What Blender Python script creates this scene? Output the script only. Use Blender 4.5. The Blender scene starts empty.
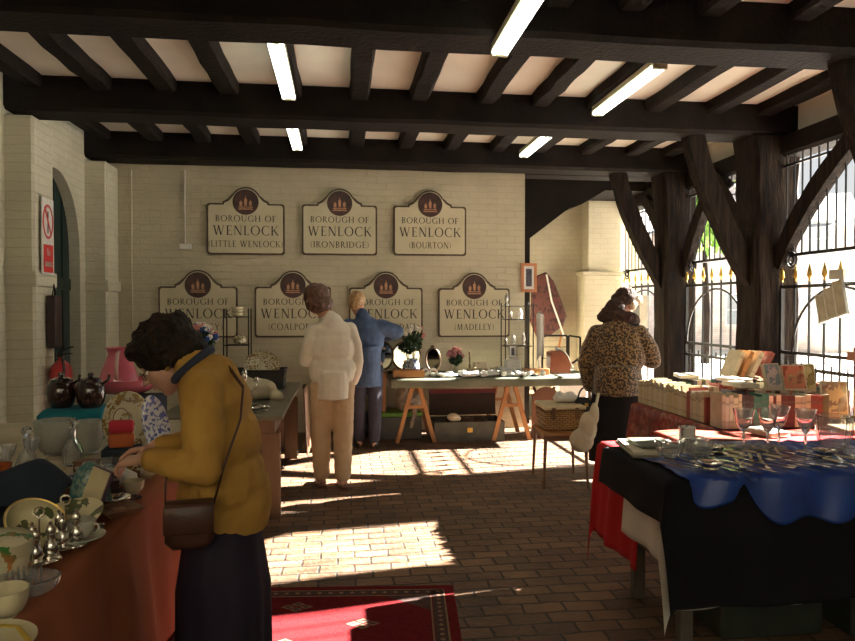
import bpy, math, random
from mathutils import Vector, Matrix, Euler, Quaternion
random.seed(7)
PI = math.pi
R = math.radians
SC = bpy.context.scene
COL = SC.collection

# ---------------------------------------------------------------- camera
cam = bpy.data.objects.new('camera', bpy.data.cameras.new('camera'))
COL.objects.link(cam)
cam.location = (0, 0, 1.5)
cam.rotation_euler = (R(90 - 1.05), 0, R(-7.3))
cam.data.sensor_width = 36
cam.data.lens = 680 / 855 * 36
cam.data.clip_end = 200
SC.camera = cam

# ---------------------------------------------------------------- light and exposure
SC.view_settings.view_transform = 'Standard'
SC.view_settings.look = 'None'
SC.view_settings.gamma = 1
SC.view_settings.exposure = -0.50
W = bpy.data.worlds.new('sky'); SC.world = W
W.use_nodes = True
wn = W.node_tree
bg = wn.nodes['Background']
bg.inputs['Strength'].default_value = 1.2
tc = wn.nodes.new('ShaderNodeTexCoord')
sep = wn.nodes.new('ShaderNodeSeparateXYZ')
rmp = wn.nodes.new('ShaderNodeValToRGB')
rmp.color_ramp.elements[0].position = 0.0
rmp.color_ramp.elements[0].color = (1.0, 0.97, 0.9, 1)
rmp.color_ramp.elements[1].position = 0.6
rmp.color_ramp.elements[1].color = (0.62, 0.78, 1.0, 1)
wn.links.new(tc.outputs['Generated'], sep.inputs[0])
wn.links.new(sep.outputs['Z'], rmp.inputs['Fac'])
wn.links.new(rmp.outputs['Color'], bg.inputs['Color'])
SUN_EL, SUN_AZ = 30.0, 9.0            # elevation; swing from +X towards +Y
sl = bpy.data.lights.new('sun', 'SUN'); sl.energy = 165; sl.angle = R(0.6); sl.color = (1, 0.96, 0.88)
sun = bpy.data.objects.new('sun', sl); COL.objects.link(sun)
sd = Vector((math.cos(R(SUN_EL)) * math.cos(R(SUN_AZ)), math.cos(R(SUN_EL)) * math.sin(R(SUN_AZ)), math.sin(R(SUN_EL))))
sun.rotation_euler = sd.to_track_quat('Z', 'Y').to_euler()
sun.location = (20, 5, 12)

# ---------------------------------------------------------------- materials
_M = {}
def mat(name, c1, c2=None, rough=0.6, metal=0.0, scale=8.0, bump=0.0, bscale=None, trans=0.0, ior=1.45, coat=0.0, detail=4.0,
        emit=None, estr=0.0, sss=0.0, sheen=0.0, stretch=None, lo=0.35, hi=0.65, alpha=1.0, spec=None):
    if name in _M: return _M[name]
    m = bpy.data.materials.new(name); m.use_nodes = True
    nt = m.node_tree; b = nt.nodes['Principled BSDF']
    c2 = c2 or tuple(x * 0.8 for x in c1)
    tcn = nt.nodes.new('ShaderNodeTexCoord'); mp = nt.nodes.new('ShaderNodeMapping')
    nt.links.new(tcn.outputs['Object'], mp.inputs[0])
    if stretch: mp.inputs['Scale'].default_value = stretch
    ns = nt.nodes.new('ShaderNodeTexNoise'); ns.inputs['Scale'].default_value = scale; ns.inputs['Detail'].default_value = detail
    nt.links.new(mp.outputs[0], ns.inputs['Vector'])
    cr = nt.nodes.new('ShaderNodeValToRGB')
    cr.color_ramp.elements[0].position = lo; cr.color_ramp.elements[1].position = hi
    cr.color_ramp.elements[0].color = (*c2, 1); cr.color_ramp.elements[1].color = (*c1, 1)
    nt.links.new(ns.outputs['Fac'], cr.inputs['Fac']); nt.links.new(cr.outputs['Color'], b.inputs['Base Color'])
    b.inputs['Roughness'].default_value = rough; b.inputs['Metallic'].default_value = metal
    if spec is not None: b.inputs['Specular IOR Level'].default_value = spec
    if trans: b.inputs['Transmission Weight'].default_value = trans; b.inputs['IOR'].default_value = ior
    if coat: b.inputs['Coat Weight'].default_value = coat
    if sheen: b.inputs['Sheen Weight'].default_value = sheen
    if emit: b.inputs['Emission Color'].default_value = (*emit, 1); b.inputs['Emission Strength'].default_value = estr
    if alpha < 1: b.inputs['Alpha'].default_value = alpha
    if bump:
        bp = nt.nodes.new('ShaderNodeBump'); bp.inputs['Strength'].default_value = min(1, bump); bp.inputs['Distance'].default_value = 0.01 * max(1, bump)
        n2 = nt.nodes.new('ShaderNodeTexNoise'); n2.inputs['Scale'].default_value = bscale or scale * 4; n2.inputs['Detail'].default_value = 6
        nt.links.new(mp.outputs[0], n2.inputs['Vector'])
        nt.links.new(n2.outputs['Fac'], bp.inputs['Height']); nt.links.new(bp.outputs[0], b.inputs['Normal'])
    _M[name] = m
    return m

def brick_mat(name, c1, c2, mortar, bw, bh, axes='XZ', msize=0.01, rough=0.8, bump=0.5, noise=0.3, off=0.5, stain=None):
    """brick courses in object space; axes says which two coordinates run along and across the courses"""
    m = bpy.data.materials.new(name); m.use_nodes = True
    nt = m.node_tree; b = nt.nodes['Principled BSDF']; L = nt.links.new
    tcn = nt.nodes.new('ShaderNodeTexCoord'); s = nt.nodes.new('ShaderNodeSeparateXYZ'); cb = nt.nodes.new('ShaderNodeCombineXYZ')
    wob = nt.nodes.new('ShaderNodeTexNoise'); wob.inputs['Scale'].default_value = 3.5; wob.inputs['Detail'].default_value = 3
    L(tcn.outputs['Object'], wob.inputs['Vector'])
    vs = nt.nodes.new('ShaderNodeVectorMath'); vs.operation = 'SCALE'; vs.inputs['Scale'].default_value = 0.045
    va = nt.nodes.new('ShaderNodeVectorMath'); va.operation = 'ADD'
    L(wob.outputs['Color'], vs.inputs[0]); L(tcn.outputs['Object'], va.inputs[0]); L(vs.outputs[0], va.inputs[1])
    L(va.outputs[0], s.inputs[0]); L(s.outputs[axes[0]], cb.inputs['X']); L(s.outputs[axes[1]], cb.inputs['Y'])
    br = nt.nodes.new('ShaderNodeTexBrick'); L(cb.outputs[0], br.inputs['Vector'])
    br.inputs['Scale'].default_value = 1; br.inputs['Brick Width'].default_value = bw; br.inputs['Row Height'].default_value = bh
    br.inputs['Mortar Size'].default_value = msize; br.inputs['Mortar Smooth'].default_value = 0.4
    br.inputs['Color1'].default_value = (*c1, 1); br.inputs['Color2'].default_value = (*c2, 1); br.inputs['Mortar'].default_value = (*mortar, 1)
    br.offset = off
    n = nt.nodes.new('ShaderNodeTexNoise'); n.inputs['Scale'].default_value = 2.2; n.inputs['Detail'].default_value = 8
    L(tcn.outputs['Object'], n.inputs['Vector'])
    mr = nt.nodes.new('ShaderNodeMapRange'); mr.inputs['From Min'].default_value = 0.3; mr.inputs['From Max'].default_value = 0.7
    mr.inputs['To Min'].default_value = 1 - noise; mr.inputs['To Max'].default_value = 1 + noise
    L(n.outputs['Fac'], mr.inputs['Value'])
    mx = nt.nodes.new('ShaderNodeMixRGB'); mx.blend_type = 'MULTIPLY'; mx.inputs[0].default_value = 1
    L(br.outputs['Color'], mx.inputs[1]); L(mr.outputs[0], mx.inputs[2])
    out = mx.outputs[0]
    if stain:
        n3 = nt.nodes.new('ShaderNodeTexNoise'); n3.inputs['Scale'].default_value = 5; n3.inputs['Detail'].default_value = 10
        mpp = nt.nodes.new('ShaderNodeMapping'); mpp.inputs['Scale'].default_value = (1, 1, 3.0)
        L(tcn.outputs['Object'], mpp.inputs[0]); L(mpp.outputs[0], n3.inputs['Vector'])
        c3 = nt.nodes.new('ShaderNodeValToRGB'); c3.color_ramp.elements[0].position = 0.62; c3.color_ramp.elements[1].position = 0.78
        L(n3.outputs['Fac'], c3.inputs[0])
        m3 = nt.nodes.new('ShaderNodeMixRGB'); L(c3.outputs[0], m3.inputs[0]); L(out, m3.inputs[1]); m3.inputs[2].default_value = (*stain, 1)
        out = m3.outputs[0]
    L(out, b.inputs['Base Color'])
    b.inputs['Roughness'].default_value = rough
    bp = nt.nodes.new('ShaderNodeBump'); bp.inputs['Strength'].default_value = bump; bp.inputs['Distance'].default_value = 0.01
    n2 = nt.nodes.new('ShaderNodeTexNoise'); n2.inputs['Scale'].default_value = 25; n2.inputs['Detail'].default_value = 5
    L(tcn.outputs['Object'], n2.inputs['Vector'])
    ad = nt.nodes.new('ShaderNodeMath'); ad.operation = 'SUBTRACT'
    L(n2.outputs['Fac'], ad.inputs[0]); L(br.outputs['Fac'], ad.inputs[1]); L(ad.outputs[0], bp.inputs['Height'])
    L(bp.outputs[0], b.inputs['Normal'])
    return m

# ---------------------------------------------------------------- mesh builder
def rot(rx=0, ry=0, rz=0): return Euler((R(rx), R(ry), R(rz))).to_matrix().to_4x4()
def T(x, y, z): return Matrix.Translation((x, y, z))
def frame_from(p, q):
    """matrix whose Z runs from p to q"""
    d = Vector(q) - Vector(p)
    return Matrix.Translation(p) @ d.to_track_quat('Z', 'Y').to_matrix().to_4x4()

class MB:
    def __init__(s): s.v = []; s.f = []; s.mi = []; s.m = 0
    def add(s, vs, fs, M=None):
        o = len(s.v)
        s.v += [tuple(M @ Vector(p)) for p in vs] if M is not None else [tuple(p) for p in vs]
        s.f += [tuple(i + o for i in f) for f in fs]; s.mi += [s.m] * len(fs)
        return s
    def box(s, c, d, M=None, bev=0.0):
        x, y, z = c; a, b, h = (k / 2 for k in d)
        if bev and min(a, b, h) > bev:
            e = bev; vs = []; fs = []
            # rounded in plan, chamfered top and bottom
            ring = lambda q, zz: [(x + sx * (a - q) + ox, y + sy * (b - q) + oy, zz) for sx, sy, oxs in
                    ((1, 1, ((1, 0), (0, 1))), (-1, 1, ((0, 1), (-1, 0))), (-1, -1, ((-1, 0), (0, -1))), (1, -1, ((0, -1), (1, 0)))) for ox, oy in
                    [(k[0] * (q - (0 if True else 0)) * 0.999, k[1] * q * 0.999) for k in oxs]]
            def rg(ins, zz):
                r = []
                for sx, sy, o1, o2 in ((1, 1, (1, 0), (0, 1)), (-1, 1, (0, 1), (-1, 0)), (-1, -1, (-1, 0), (0, -1)), (1, -1, (0, -1), (1, 0))):
                    for o in (o1, o2): r.append((x + sx * (a - e) + o[0] * (e - ins), y + sy * (b - e) + o[1] * (e - ins), zz))
                return r
            vs = rg(e * .999, z - h) + rg(0, z - h + e) + rg(0, z + h - e) + rg(e * .999, z + h)
            for k in range(3):
                for i in range(8): fs.append((k * 8 + i, k * 8 + (i + 1) % 8, k * 8 + 8 + (i + 1) % 8, k * 8 + 8 + i))
            fs.append(tuple(range(7, -1, -1))); fs.append(tuple(range(24, 32)))
            return s.add(vs, fs, M)
        vs = [(x + i * a, y + j * b, z + k * h) for i in (-1, 1) for j in (-1, 1) for k in (-1, 1)]
        return s.add(vs, [(0, 1, 3, 2), (4, 6, 7, 5), (0, 4, 5, 1), (2, 3, 7, 6), (0, 2, 6, 4), (1, 5, 7, 3)], M)
    def tube(s, pts, r, n=8, cap=True, M=None, closed=False, flat=1.0):
        pts = [Vector(p) for p in pts]; k = len(pts)
        rs = r if isinstance(r, (list, tuple)) else [r] * k
        vs = []; fs = []; up = None
        for i, p in enumerate(pts):
            if closed: d = pts[(i + 1) % k] - pts[i - 1]
            else: d = pts[min(i + 1, k - 1)] - pts[max(i - 1, 0)]
            d.normalize() if d.length else None
            if up is None:
                up = Vector((0, 0, 1)) if abs(d.z) < 0.9 else Vector((1, 0, 0))
            u = (up - d * up.dot(d))
            if u.length < 1e-5: u = d.orthogonal()
            u.normalize(); w = d.cross(u); up = u
            for j in range(n):
                a = 2 * PI * j / n
                vs.append(p + (u * math.cos(a) * flat + w * math.sin(a)) * rs[i])
        m = k if closed else k - 1
        for i in range(m):
            for j in range(n):
                a, b = i * n + j, i * n + (j + 1) % n; c, d2 = ((i + 1) % k) * n + (j + 1) % n, ((i + 1) % k) * n + j
                fs.append((a, d2, c, b)[::-1])
        if cap and not closed:
            fs.append(tuple(range(n))[::-1]); fs.append(tuple((k - 1) * n + j for j in range(n)))
        return s.add(vs, fs, M)
    def bar(s, p, q, w, h, M=None):
        """square bar from p to q"""
        F = frame_from(p, q); l = (Vector(q) - Vector(p)).length
        return s.box((0, 0, l / 2), (w, h, l), (M @ F) if M is not None else F)
    def lathe(s, prof, n=24, M=None, sx=1.0, sy=1.0, wave=0.0, nw=8):
        vs = []; fs = []
        for r, z in prof:
            for j in range(n):
                a = 2 * PI * j / n; q = r * (1 + wave * math.cos(nw * a))
                vs.append((q * math.cos(a) * sx, q * math.sin(a) * sy, z))
        for i in range(len(prof) - 1):
            for j in range(n): fs.append((i * n + j, i * n + (j + 1) % n, (i + 1) * n + (j + 1) % n, (i + 1) * n + j))
        if prof[0][0] > 1e-6: fs.append(tuple(range(n))[::-1])
        if prof[-1][0] > 1e-6: fs.append(tuple((len(prof) - 1) * n + j for j in range(n)))
        return s.add(vs, fs, M)
    def ball(s, c, r, n=12, M=None):
        rr = r if isinstance(r, (tuple, list)) else (r, r, r)
        prof = [(max(1e-7, math.sin(PI * i / (n // 2 + 2))), -math.cos(PI * i / (n // 2 + 2))) for i in range(n // 2 + 3)]
        B = T(*c) @ Matrix.Diagonal((*rr, 1))
        return s.lathe(prof, n, (M @ B) if M is not None else B)
    def prism(s, poly, y0, y1, M=None):
        """polygon in XZ pushed from y0 to y1"""
        n = len(poly)
        vs = [(p[0], y0, p[1]) for p in poly] + [(p[0], y1, p[1]) for p in poly]
        fs = [tuple(range(n)), tuple(range(2 * n - 1, n - 1, -1))] + [(i, i + n, (i + 1) % n + n, (i + 1) % n) for i in range(n)]
        return s.add(vs, fs, M)
    def grid(s, fn, nu, nv, M=None):
        vs = [fn(i / nu, j / nv) for j in range(nv + 1) for i in range(nu + 1)]
        fs = [(j * (nu + 1) + i, j * (nu + 1) + i + 1, (j + 1) * (nu + 1) + i + 1, (j + 1) * (nu + 1) + i) for j in range(nv) for i in range(nu)]
        return s.add(vs, fs, M)
    def build(s, name, m, parent=None, smooth=False, solid=0.0, sub=0, loc=None, rz=0):
        me = bpy.data.meshes.new(name); me.from_pydata(s.v, [], s.f); me.update()
        for x in (m if isinstance(m, (list, tuple)) else [m]): me.materials.append(x)
        if isinstance(m, (list, tuple)): me.polygons.foreach_set('material_index', s.mi)
        if smooth is True: me.polygons.foreach_set('use_smooth', [True] * len(me.polygons))
        elif smooth:
            me.polygons.foreach_set('use_smooth', [True] * len(me.polygons)); me.set_sharp_from_angle(angle=R(smooth))
        o = bpy.data.objects.new(name, me); COL.objects.link(o)
        if parent is not None: o.parent = parent
        if loc: o.location = loc
        if rz: o.rotation_euler = (0, 0, R(rz))
        if solid:
            k = o.modifiers.new('thick', 'SOLIDIFY'); k.thickness = solid; k.offset = -1
        if sub:
            k = o.modifiers.new('smooth', 'SUBSURF'); k.levels = sub; k.render_levels = sub
        return o

def tag(o, label=None, cat=None, group=None, kind=None):
    if label: o['label'] = label
    if cat: o['category'] = cat
    if group: o['group'] = group
    if kind: o['kind'] = kind
    return o
def thing(name, label, cat, loc=(0, 0, 0), rz=0, group=None):
    o = bpy.data.objects.new(name, None); COL.objects.link(o); o.location = loc; o.rotation_euler = (0, 0, R(rz))
    o.empty_display_size = 0.1
    return tag(o, label, cat, group)
def struct(mb, name, m, **k): return tag(mb.build(name, m, **k), kind='structure')
def dup(root, loc=None, rz=None, label=None, group=None, scale=None):
    r = root.copy(); COL.objects.link(r)
    if loc is not None: r.location = loc
    if rz is not None: r.rotation_euler = (0, 0, R(rz))
    if label: r['label'] = label
    if group: r['group'] = group
    if scale: r.scale = scale if isinstance(scale, tuple) else (scale,) * 3
    for ch in list(root.children):
        c = ch.copy(); COL.objects.link(c); c.parent = r
        for g in list(ch.children):
            d = g.copy(); COL.objects.link(d); d.parent = c
    return r

# ================================================================ THE PLACE
WHITEW = brick_mat('whitewashed brick', (0.50, 0.445, 0.315), (0.485, 0.43, 0.305), (0.455, 0.40, 0.28), 0.23, 0.078, 'XZ', 0.006, 0.75, 0.55, 0.08, stain=(0.43, 0.375, 0.27))
WHITEL = brick_mat('whitewashed brick side', (0.54, 0.50, 0.37), (0.52, 0.48, 0.35), (0.48, 0.44, 0.32), 0.23, 0.078, 'YZ', 0.006, 0.7, 0.6, 0.10, stain=(0.5, 0.46, 0.36))
PLASTER = mat('ceiling plaster', (0.80, 0.75, 0.64), (0.72, 0.67, 0.57), 0.85, scale=2.5, bump=0.3, bscale=12)
TIMBER = mat('black tarred oak', (0.014, 0.0095, 0.007), (0.007, 0.005, 0.004), 0.75, spec=.15, scale=3, bump=0.8, bscale=30, stretch=(1, 1, 1))
TIMBERV = mat('dark oak post', (0.024, 0.016, 0.011), (0.006, 0.004, 0.0035), 0.8, spec=.12, scale=9, bump=1.2, bscale=26, stretch=(3, 3, .35), detail=8)
BRICKF = brick_mat('brick paving', (0.185, 0.098, 0.050), (0.095, 0.052, 0.028), (0.028, 0.018, 0.011), 0.205, 0.108, 'XY', 0.008, 0.62, 1.0, 0.42)

rn = random.Random(3)
# floor
struct(MB().box((1.0, 3.5, -0.1), (7.6, 15.4, 0.2)), 'floor', BRICKF)

# walls -----------------------------------------------------------
b = MB(); b.box((-0.41, 8.45, 1.75), (5.4, 0.30, 3.5)); struct(b, 'wall_back', WHITEW)
b = MB(); b.box((3.35, 10.3, 1.8), (2.6, 0.3, 3.6)); b.box((2.2, 9.375, 1.8), (0.18, 1.55, 3.6)); struct(b, 'wall_recess', WHITEW)
b = MB(); b.box((3.93, 9.98, 1.0), (0.62, 0.33, 2.0), bev=0.015); b.box((3.95, 9.99, 2.55), (0.5, 0.30, 1.12)); b.box((3.93, 9.98, 2.02), (0.66, .37, .05))
struct(b, 'wall_pier', WHITEW)
# left wall with an arched doorway
def arch_wall(y0, y1, yc, hw, spring, rise, x0, x1, top, n=20):
    """wall slab between x0 and x1 with an arched opening"""
    pts = [(y0, 0), (yc - hw, 0)] + [(yc - hw * math.cos(PI * i / n), spring + rise * math.sin(PI * i / n) ** .9) for i in range(n + 1)] + [(yc + hw, 0), (y1, 0), (y1, top), (y0, top)]
    vs = [(x0, p[0], p[1]) for p in pts] + [(x1, p[0], p[1]) for p in pts]; k = len(pts); b = MB()
    # faces of the front split in quads around the arch
    arc = list(range(2, 3 + n))
    for o, fl in ((0, 1), (k, -1)):
        F = [(0, 1, 2, k - 1), (k - 4, k - 3, k - 2, arc[-1])]
        mid = arc[n // 2]
        F += [(k - 1, arc[i], arc[i + 1]) for i in range(n // 2)] + [(k - 1, mid, k - 2)] + [(k - 2, arc[i], arc[i + 1]) for i in range(n // 2, n)]
        b.add(vs, [tuple(q + o for q in (f[::fl])) for f in F])
    b.add(vs, [(i, i + 1, i + 1 + k, i + k) for i in range(1, k - 4)])
    return b
b = arch_wall(6.3, 8.3, 7.13, 0.62, 2.0, 0.88, -2.78, -2.89, 3.5); struct(b, 'wall_left', WHITEL)
b = MB(); b.box((-2.94, 1.05, 1.75), (0.32, 10.5, 3.5)); struct(b, 'wall_left', WHITEL)
for y0, y1 in ((7.9, 8.3), (6.1, 6.5), (4.1, 4.5), (2.0, 2.4)):
    b = MB(); b.box((-2.69, (y0 + y1) / 2, 1.56), (0.28, y1 - y0, 3.12), bev=0.02)
    b.box((-2.68, (y0 + y1) / 2, 1.745), (0.30, y1 - y0 + .02, 0.13), bev=0.01)
    struct(b, 'wall_pilaster', WHITEL)
# ceiling and beams ------------------------------------------------
b = MB(); b.box((1.0, 4.0, 3.50), (7.4, 13, 0.1)); struct(b, 'ceiling', PLASTER)

def beam(name, p, q, w, h, ch=0.035, wob=0.012, m=TIMBER, nseg=14, seed=0):
    """hewn timber with chamfered lower arrises; p, q = ends of the centre of its underside"""
    r = random.Random(seed); p = Vector(p); q = Vector(q); d = (q - p); L = d.length; d.normalize()
    side = d.cross(Vector((0, 0, 1))).normalized(); vs = []; fs = []
    for i in range(nseg + 1):
        c = p + d * L * i / nseg; j = r.uniform(-wob, wob); k = r.uniform(-wob, wob); e = r.uniform(-wob, wob) * .5
        for a, z in ((-w / 2, h), (-w / 2 + j * .3, ch), (-w / 2 + ch + e, 0), (w / 2 - ch + e, 0), (w / 2 + k * .3, ch), (w / 2, h)):
            v = c + side * (a + j * .5) + Vector((0, 0, z + (k if z < h else 0) * .5)); vs.append(v)
    for i in range(nseg):
        for j in range(6): fs.append((i * 6 + j, i * 6 + (j + 1) % 6, i * 6 + 6 + (j + 1) % 6, i * 6 + 6 + j))
    fs.append(tuple(range(6))[::-1]); fs.append(tuple(nseg * 6 + j for j in range(6)))
    b = MB().add(vs, fs)
    return struct(b, name, m, smooth=False)
BY = ((7.9, 8.26), (6.09, 6.46), (4.07, 4.43), (2.05, 2.41), (0.0, .36))
for i, (y0, y1) in enumerate(BY):
    beam('ceiling_beam', (-2.80, (y0 + y1) / 2, 3.16), (4.42, (y0 + y1) / 2, 3.16), y1 - y0, 0.30, 0.03, 0.01, seed=i)
JX = [-2.58, -2.03, -1.5, -.96, -.43, .16, .73, 1.29, 1.82, 2.34, 2.93, 3.5, 4.02]
for bi in range(4):
    ya, yb = BY[bi + 1][1], BY[bi][0]
    for k, x in enumerate(JX):
        x0 = x + rn.uniform(-.03, .03)
        beam('ceiling_joist', (x0, ya - .01, 3.345), (x0 + rn.uniform(-.02, .02), yb + .01, 3.345), 0.17, 0.12, 0.02, 0.014, nseg=7, seed=bi * 20 + k)
# right side: wall plate, plaster above it, posts, braces
beam('wall_plate_beam', (4.34, -1.5, 2.95), (4.34, 10.2, 2.95), 0.26, 0.2, 0.03, 0.012, seed=31)
b = MB(); b.box((4.44, 4.4, 3.31), (0.10, 11.8, 0.34)); struct(b, 'wall_right', PLASTER)
def post(x0, x1, y0, y1, name='timber_post', z1=3.16, seed=0):
    r = random.Random(seed); vs = []; fs = []; n = 12
    for i in range(n + 1):
        z = z1 * i / n; j = r.uniform(-.012, .012); k = r.uniform(-.012, .012); c = .035
        fl = 0.0 if i < n - 2 else 0.02 * (i - n + 2)
        for x, y in ((x0 + c, y0), (x1 - c, y0), (x1, y0 + c), (x1, y1 - c), (x1 - c, y1), (x0 + c, y1), (x0, y1 - c), (x0, y0 + c)):
            vs.append((x + j - (fl if x < (x0 + x1) / 2 else 0), y + k, z))
    for i in range(n):
        for j in range(8): fs.append((i * 8 + j, i * 8 + (j + 1) % 8, i * 8 + 8 + (j + 1) % 8, i * 8 + 8 + j))
    fs.append(tuple(range(8))[::-1]); fs.append(tuple(n * 8 + j for j in range(8)))
    struct(MB().add(vs, fs), name, TIMBERV)
post(3.97, 4.43, 6.09, 6.47, seed=1); post(3.95, 4.36, 7.9, 8.24, seed=2); post(3.97, 4.43, 4.07, 4.45, seed=3); post(3.97, 4.43, 2.05, 2.4, seed=5)
def brace(p0, c, p1, th, wd, axis, seed=0, name='timber_brace', n=14):
    """curved brace through a quadratic arc; axis = direction of its thickness"""
    r = random.Random(seed); A = Vector(axis); pts = []
    P0, C, P1 = Vector(p0), Vector(c), Vector(p1); vs = []; fs = []
    for i in range(n + 1):
        t = i / n; p = P0 * (1 - t) ** 2 + C * 2 * t * (1 - t) + P1 * t * t
        d = ((C - P0) * (1 - t) + (P1 - C) * t).normalized(); s_ = d.cross(A).normalized()
        w = wd * (1 + .12 * math.sin(PI * t)) / 2 + r.uniform(-.005, .005)
        for a, e in ((-1, -1), (1, -1), (1, 1), (-1, 1)):
            vs.append(p + A * a * th / 2 + s_ * e * w)
    for i in range(n):
        for j in range(4): fs.append((i * 4 + j, i * 4 + (j + 1) % 4, i * 4 + 4 + (j + 1) % 4, i * 4 + 4 + j))
    fs.append((3, 2, 1, 0)); fs.append(tuple(n * 4 + j for j in range(4)))
    struct(MB().add(vs, fs), name, TIMBERV)
for yc, s in ((6.27, 1), (8.08, 2), (4.25, 3)):
    brace((3.40, yc, 3.2), (3.52, yc, 2.60), (4.10, yc, 1.66), 0.14, 0.165, (0, 1, 0), s)
# braces lying in the wall plane
for yp, ye, s in ((6.12, 5.0, 2), (6.44, 7.25, 3), (7.93, 7.2, 4), (8.2, 9.0, 5)):
    brace((4.22, yp, 1.9), (4.22, yp + (ye - yp) * .28, 2.5), (4.22, ye, 3.0), 0.10, 0.15, (1, 0, 0), s)
# dark boarded stair soffit over the recess
b = MB(); b.prism([(2.30, 2.30), (2.36, 2.30), (3.10, 2.86), (3.30, 2.93), (3.62, 3.12), (4.2, 3.12), (4.2, 3.44), (2.30, 3.44)], 9.0, 10.1)
struct(b, 'stair_soffit_wall', TIMBER)
b = MB(); b.box((3.25, 8.40, 3.30), (1.9, 0.28, 0.28)); b.box((2.37, 8.62, 1.6), (.12, .12, 3.2)); struct(b, 'ceiling_trimmer', TIMBER)

# ironwork ---------------------------------------------------------
IRON = mat('black wrought iron', (0.012, 0.012, 0.013), (0.02, 0.018, 0.016), 0.45, 0.3, scale=20)
GOLD = mat('gilt paint', (0.75, 0.50, 0.12), (0.6, 0.38, 0.08), 0.35, 0.8, scale=20)
def ring(b, c, r, t, axis='X', n=20, a0=0, a1=360, k=6):
    full = abs(a1 - a0) >= 360; pts = []
    for i in range(n if full else n + 1):
        a = R(a0 + (a1 - a0) * i / n)
        pts.append((c[0], c[1] + r * math.cos(a), c[2] + r * math.sin(a)) if axis == 'X' else ((c[0] + r * math.cos(a), c[1], c[2] + r * math.sin(a)) if axis == 'Y' else (c[0] + r * math.cos(a), c[1] + r * math.sin(a), c[2])))
    b.tube(pts, t, k, closed=full)
def grille(x, y0, y1, zr, za, zb):
    """upper window grille: bars between two rails"""
    b = MB(); n = int((y1 - y0) / 0.105)
    for i in range(n):
        y = y0 + (i + .5) * (y1 - y0) / n
        b.bar((x, y, zr), (x, y, 2.96), .012, .012)
    b.bar((x, y0, zr), (x, y1, zr), .03, .03); b.bar((x, y0, 2.86), (x, y1, 2.86), .02, .02)
    o = struct(b, 'window_grille', IRON)
    for yy in (y0 + .16, y1 - .16):
        c = MB(); ring(c, (x - .02, yy, zr - .05), .07, .012); ring(c, (x - .02, yy, zr - .05), .035, .012); c.build('scroll', IRON, o)
    return o
def spear_gate(label, loc, rz, L, zr, sp=0.19):
    """row of spear-headed bars along local X from 0 to L"""
    g = thing('iron_gate', label, 'gate', loc, rz)
    b = MB(); n = int(round(L / sp))
    for i in range(n + 1):
        x = i * L / n
        b.bar((x, 0, .08), (x, 0, zr + .05), .016, .016)
        if i < n: b.bar((x + L / n / 2, 0, .08), (x + L / n / 2, 0, 1.0), .012, .012)
    b.build('bars', IRON, g)
    b = MB()
    for z, h in ((zr, .022), (1.08, .02), (.94, .02), (.12, .04)): b.bar((-.02, 0, z), (L + .02, 0, z), h, .03)
    for k in (0, 1): b.bar((k * L, 0, 0.0), (k * L, 0, zr), .035, .035)
    b.build('frame', IRON, g)
    b = MB(); ring(b, (L / 2, .01, 1.08), min(L / 2 - .03, zr - 1.1), .012, 'Y', 24, 0, 180); b.build('hoop', IRON, g)
    for i in range(n + 1):
        x = i * L / n
        MB().lathe([(.011, 0), (.016, .012), (.010, .025), (.034, .055), (.024, .10), (.001, .17)], 8, T(x, 0, zr + .04) @ Matrix.Diagonal((1, .5, 1, 1))).build('spearhead', GOLD, g)
    return g
grille(4.24, 6.47, 7.9, 2.05, 0, 0); grille(4.24, 4.45, 6.09, 2.0, 0, 0); grille(4.24, 8.24, 9.8, 2.05, 0, 0); grille(4.24, 3.72, 4.07, 2.0, 0, 0)
spear_gate('black iron gate with gilded spearheads between the two dark oak posts', (4.2, 6.52, 0), 90, 1.33, 1.77)
spear_gate('black iron spear gate behind the standing books, right of the thickest oak post', (4.2, 4.5, 0), 90, 1.54, 1.70)
spear_gate('black iron gate standing between the white brick pier and an oak post', (4.2, 8.3, 0), 90, 1.4, 1.80)

# closing wall behind the viewer, with one broad window opening
b = MB(); b.box((-1.6, -3.1, 1.75), (3.0, .2, 3.5)); b.box((3.2, -3.1, 1.75), (2.6, .2, 3.5)); b.box((.9, -3.1, .5), (2.0, .2, 1.0)); b.box((.9, -3.1, 3.2), (2.0, .2, .7)); struct(b, 'wall_front', WHITEW)
b = MB(); b.box((4.4, -1.65, 1.75), (.25, 10.7, 3.5)); struct(b, 'wall_right', WHITEL)  # unseen wall, carried over one bay to keep sun off the cutlery stall

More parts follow.
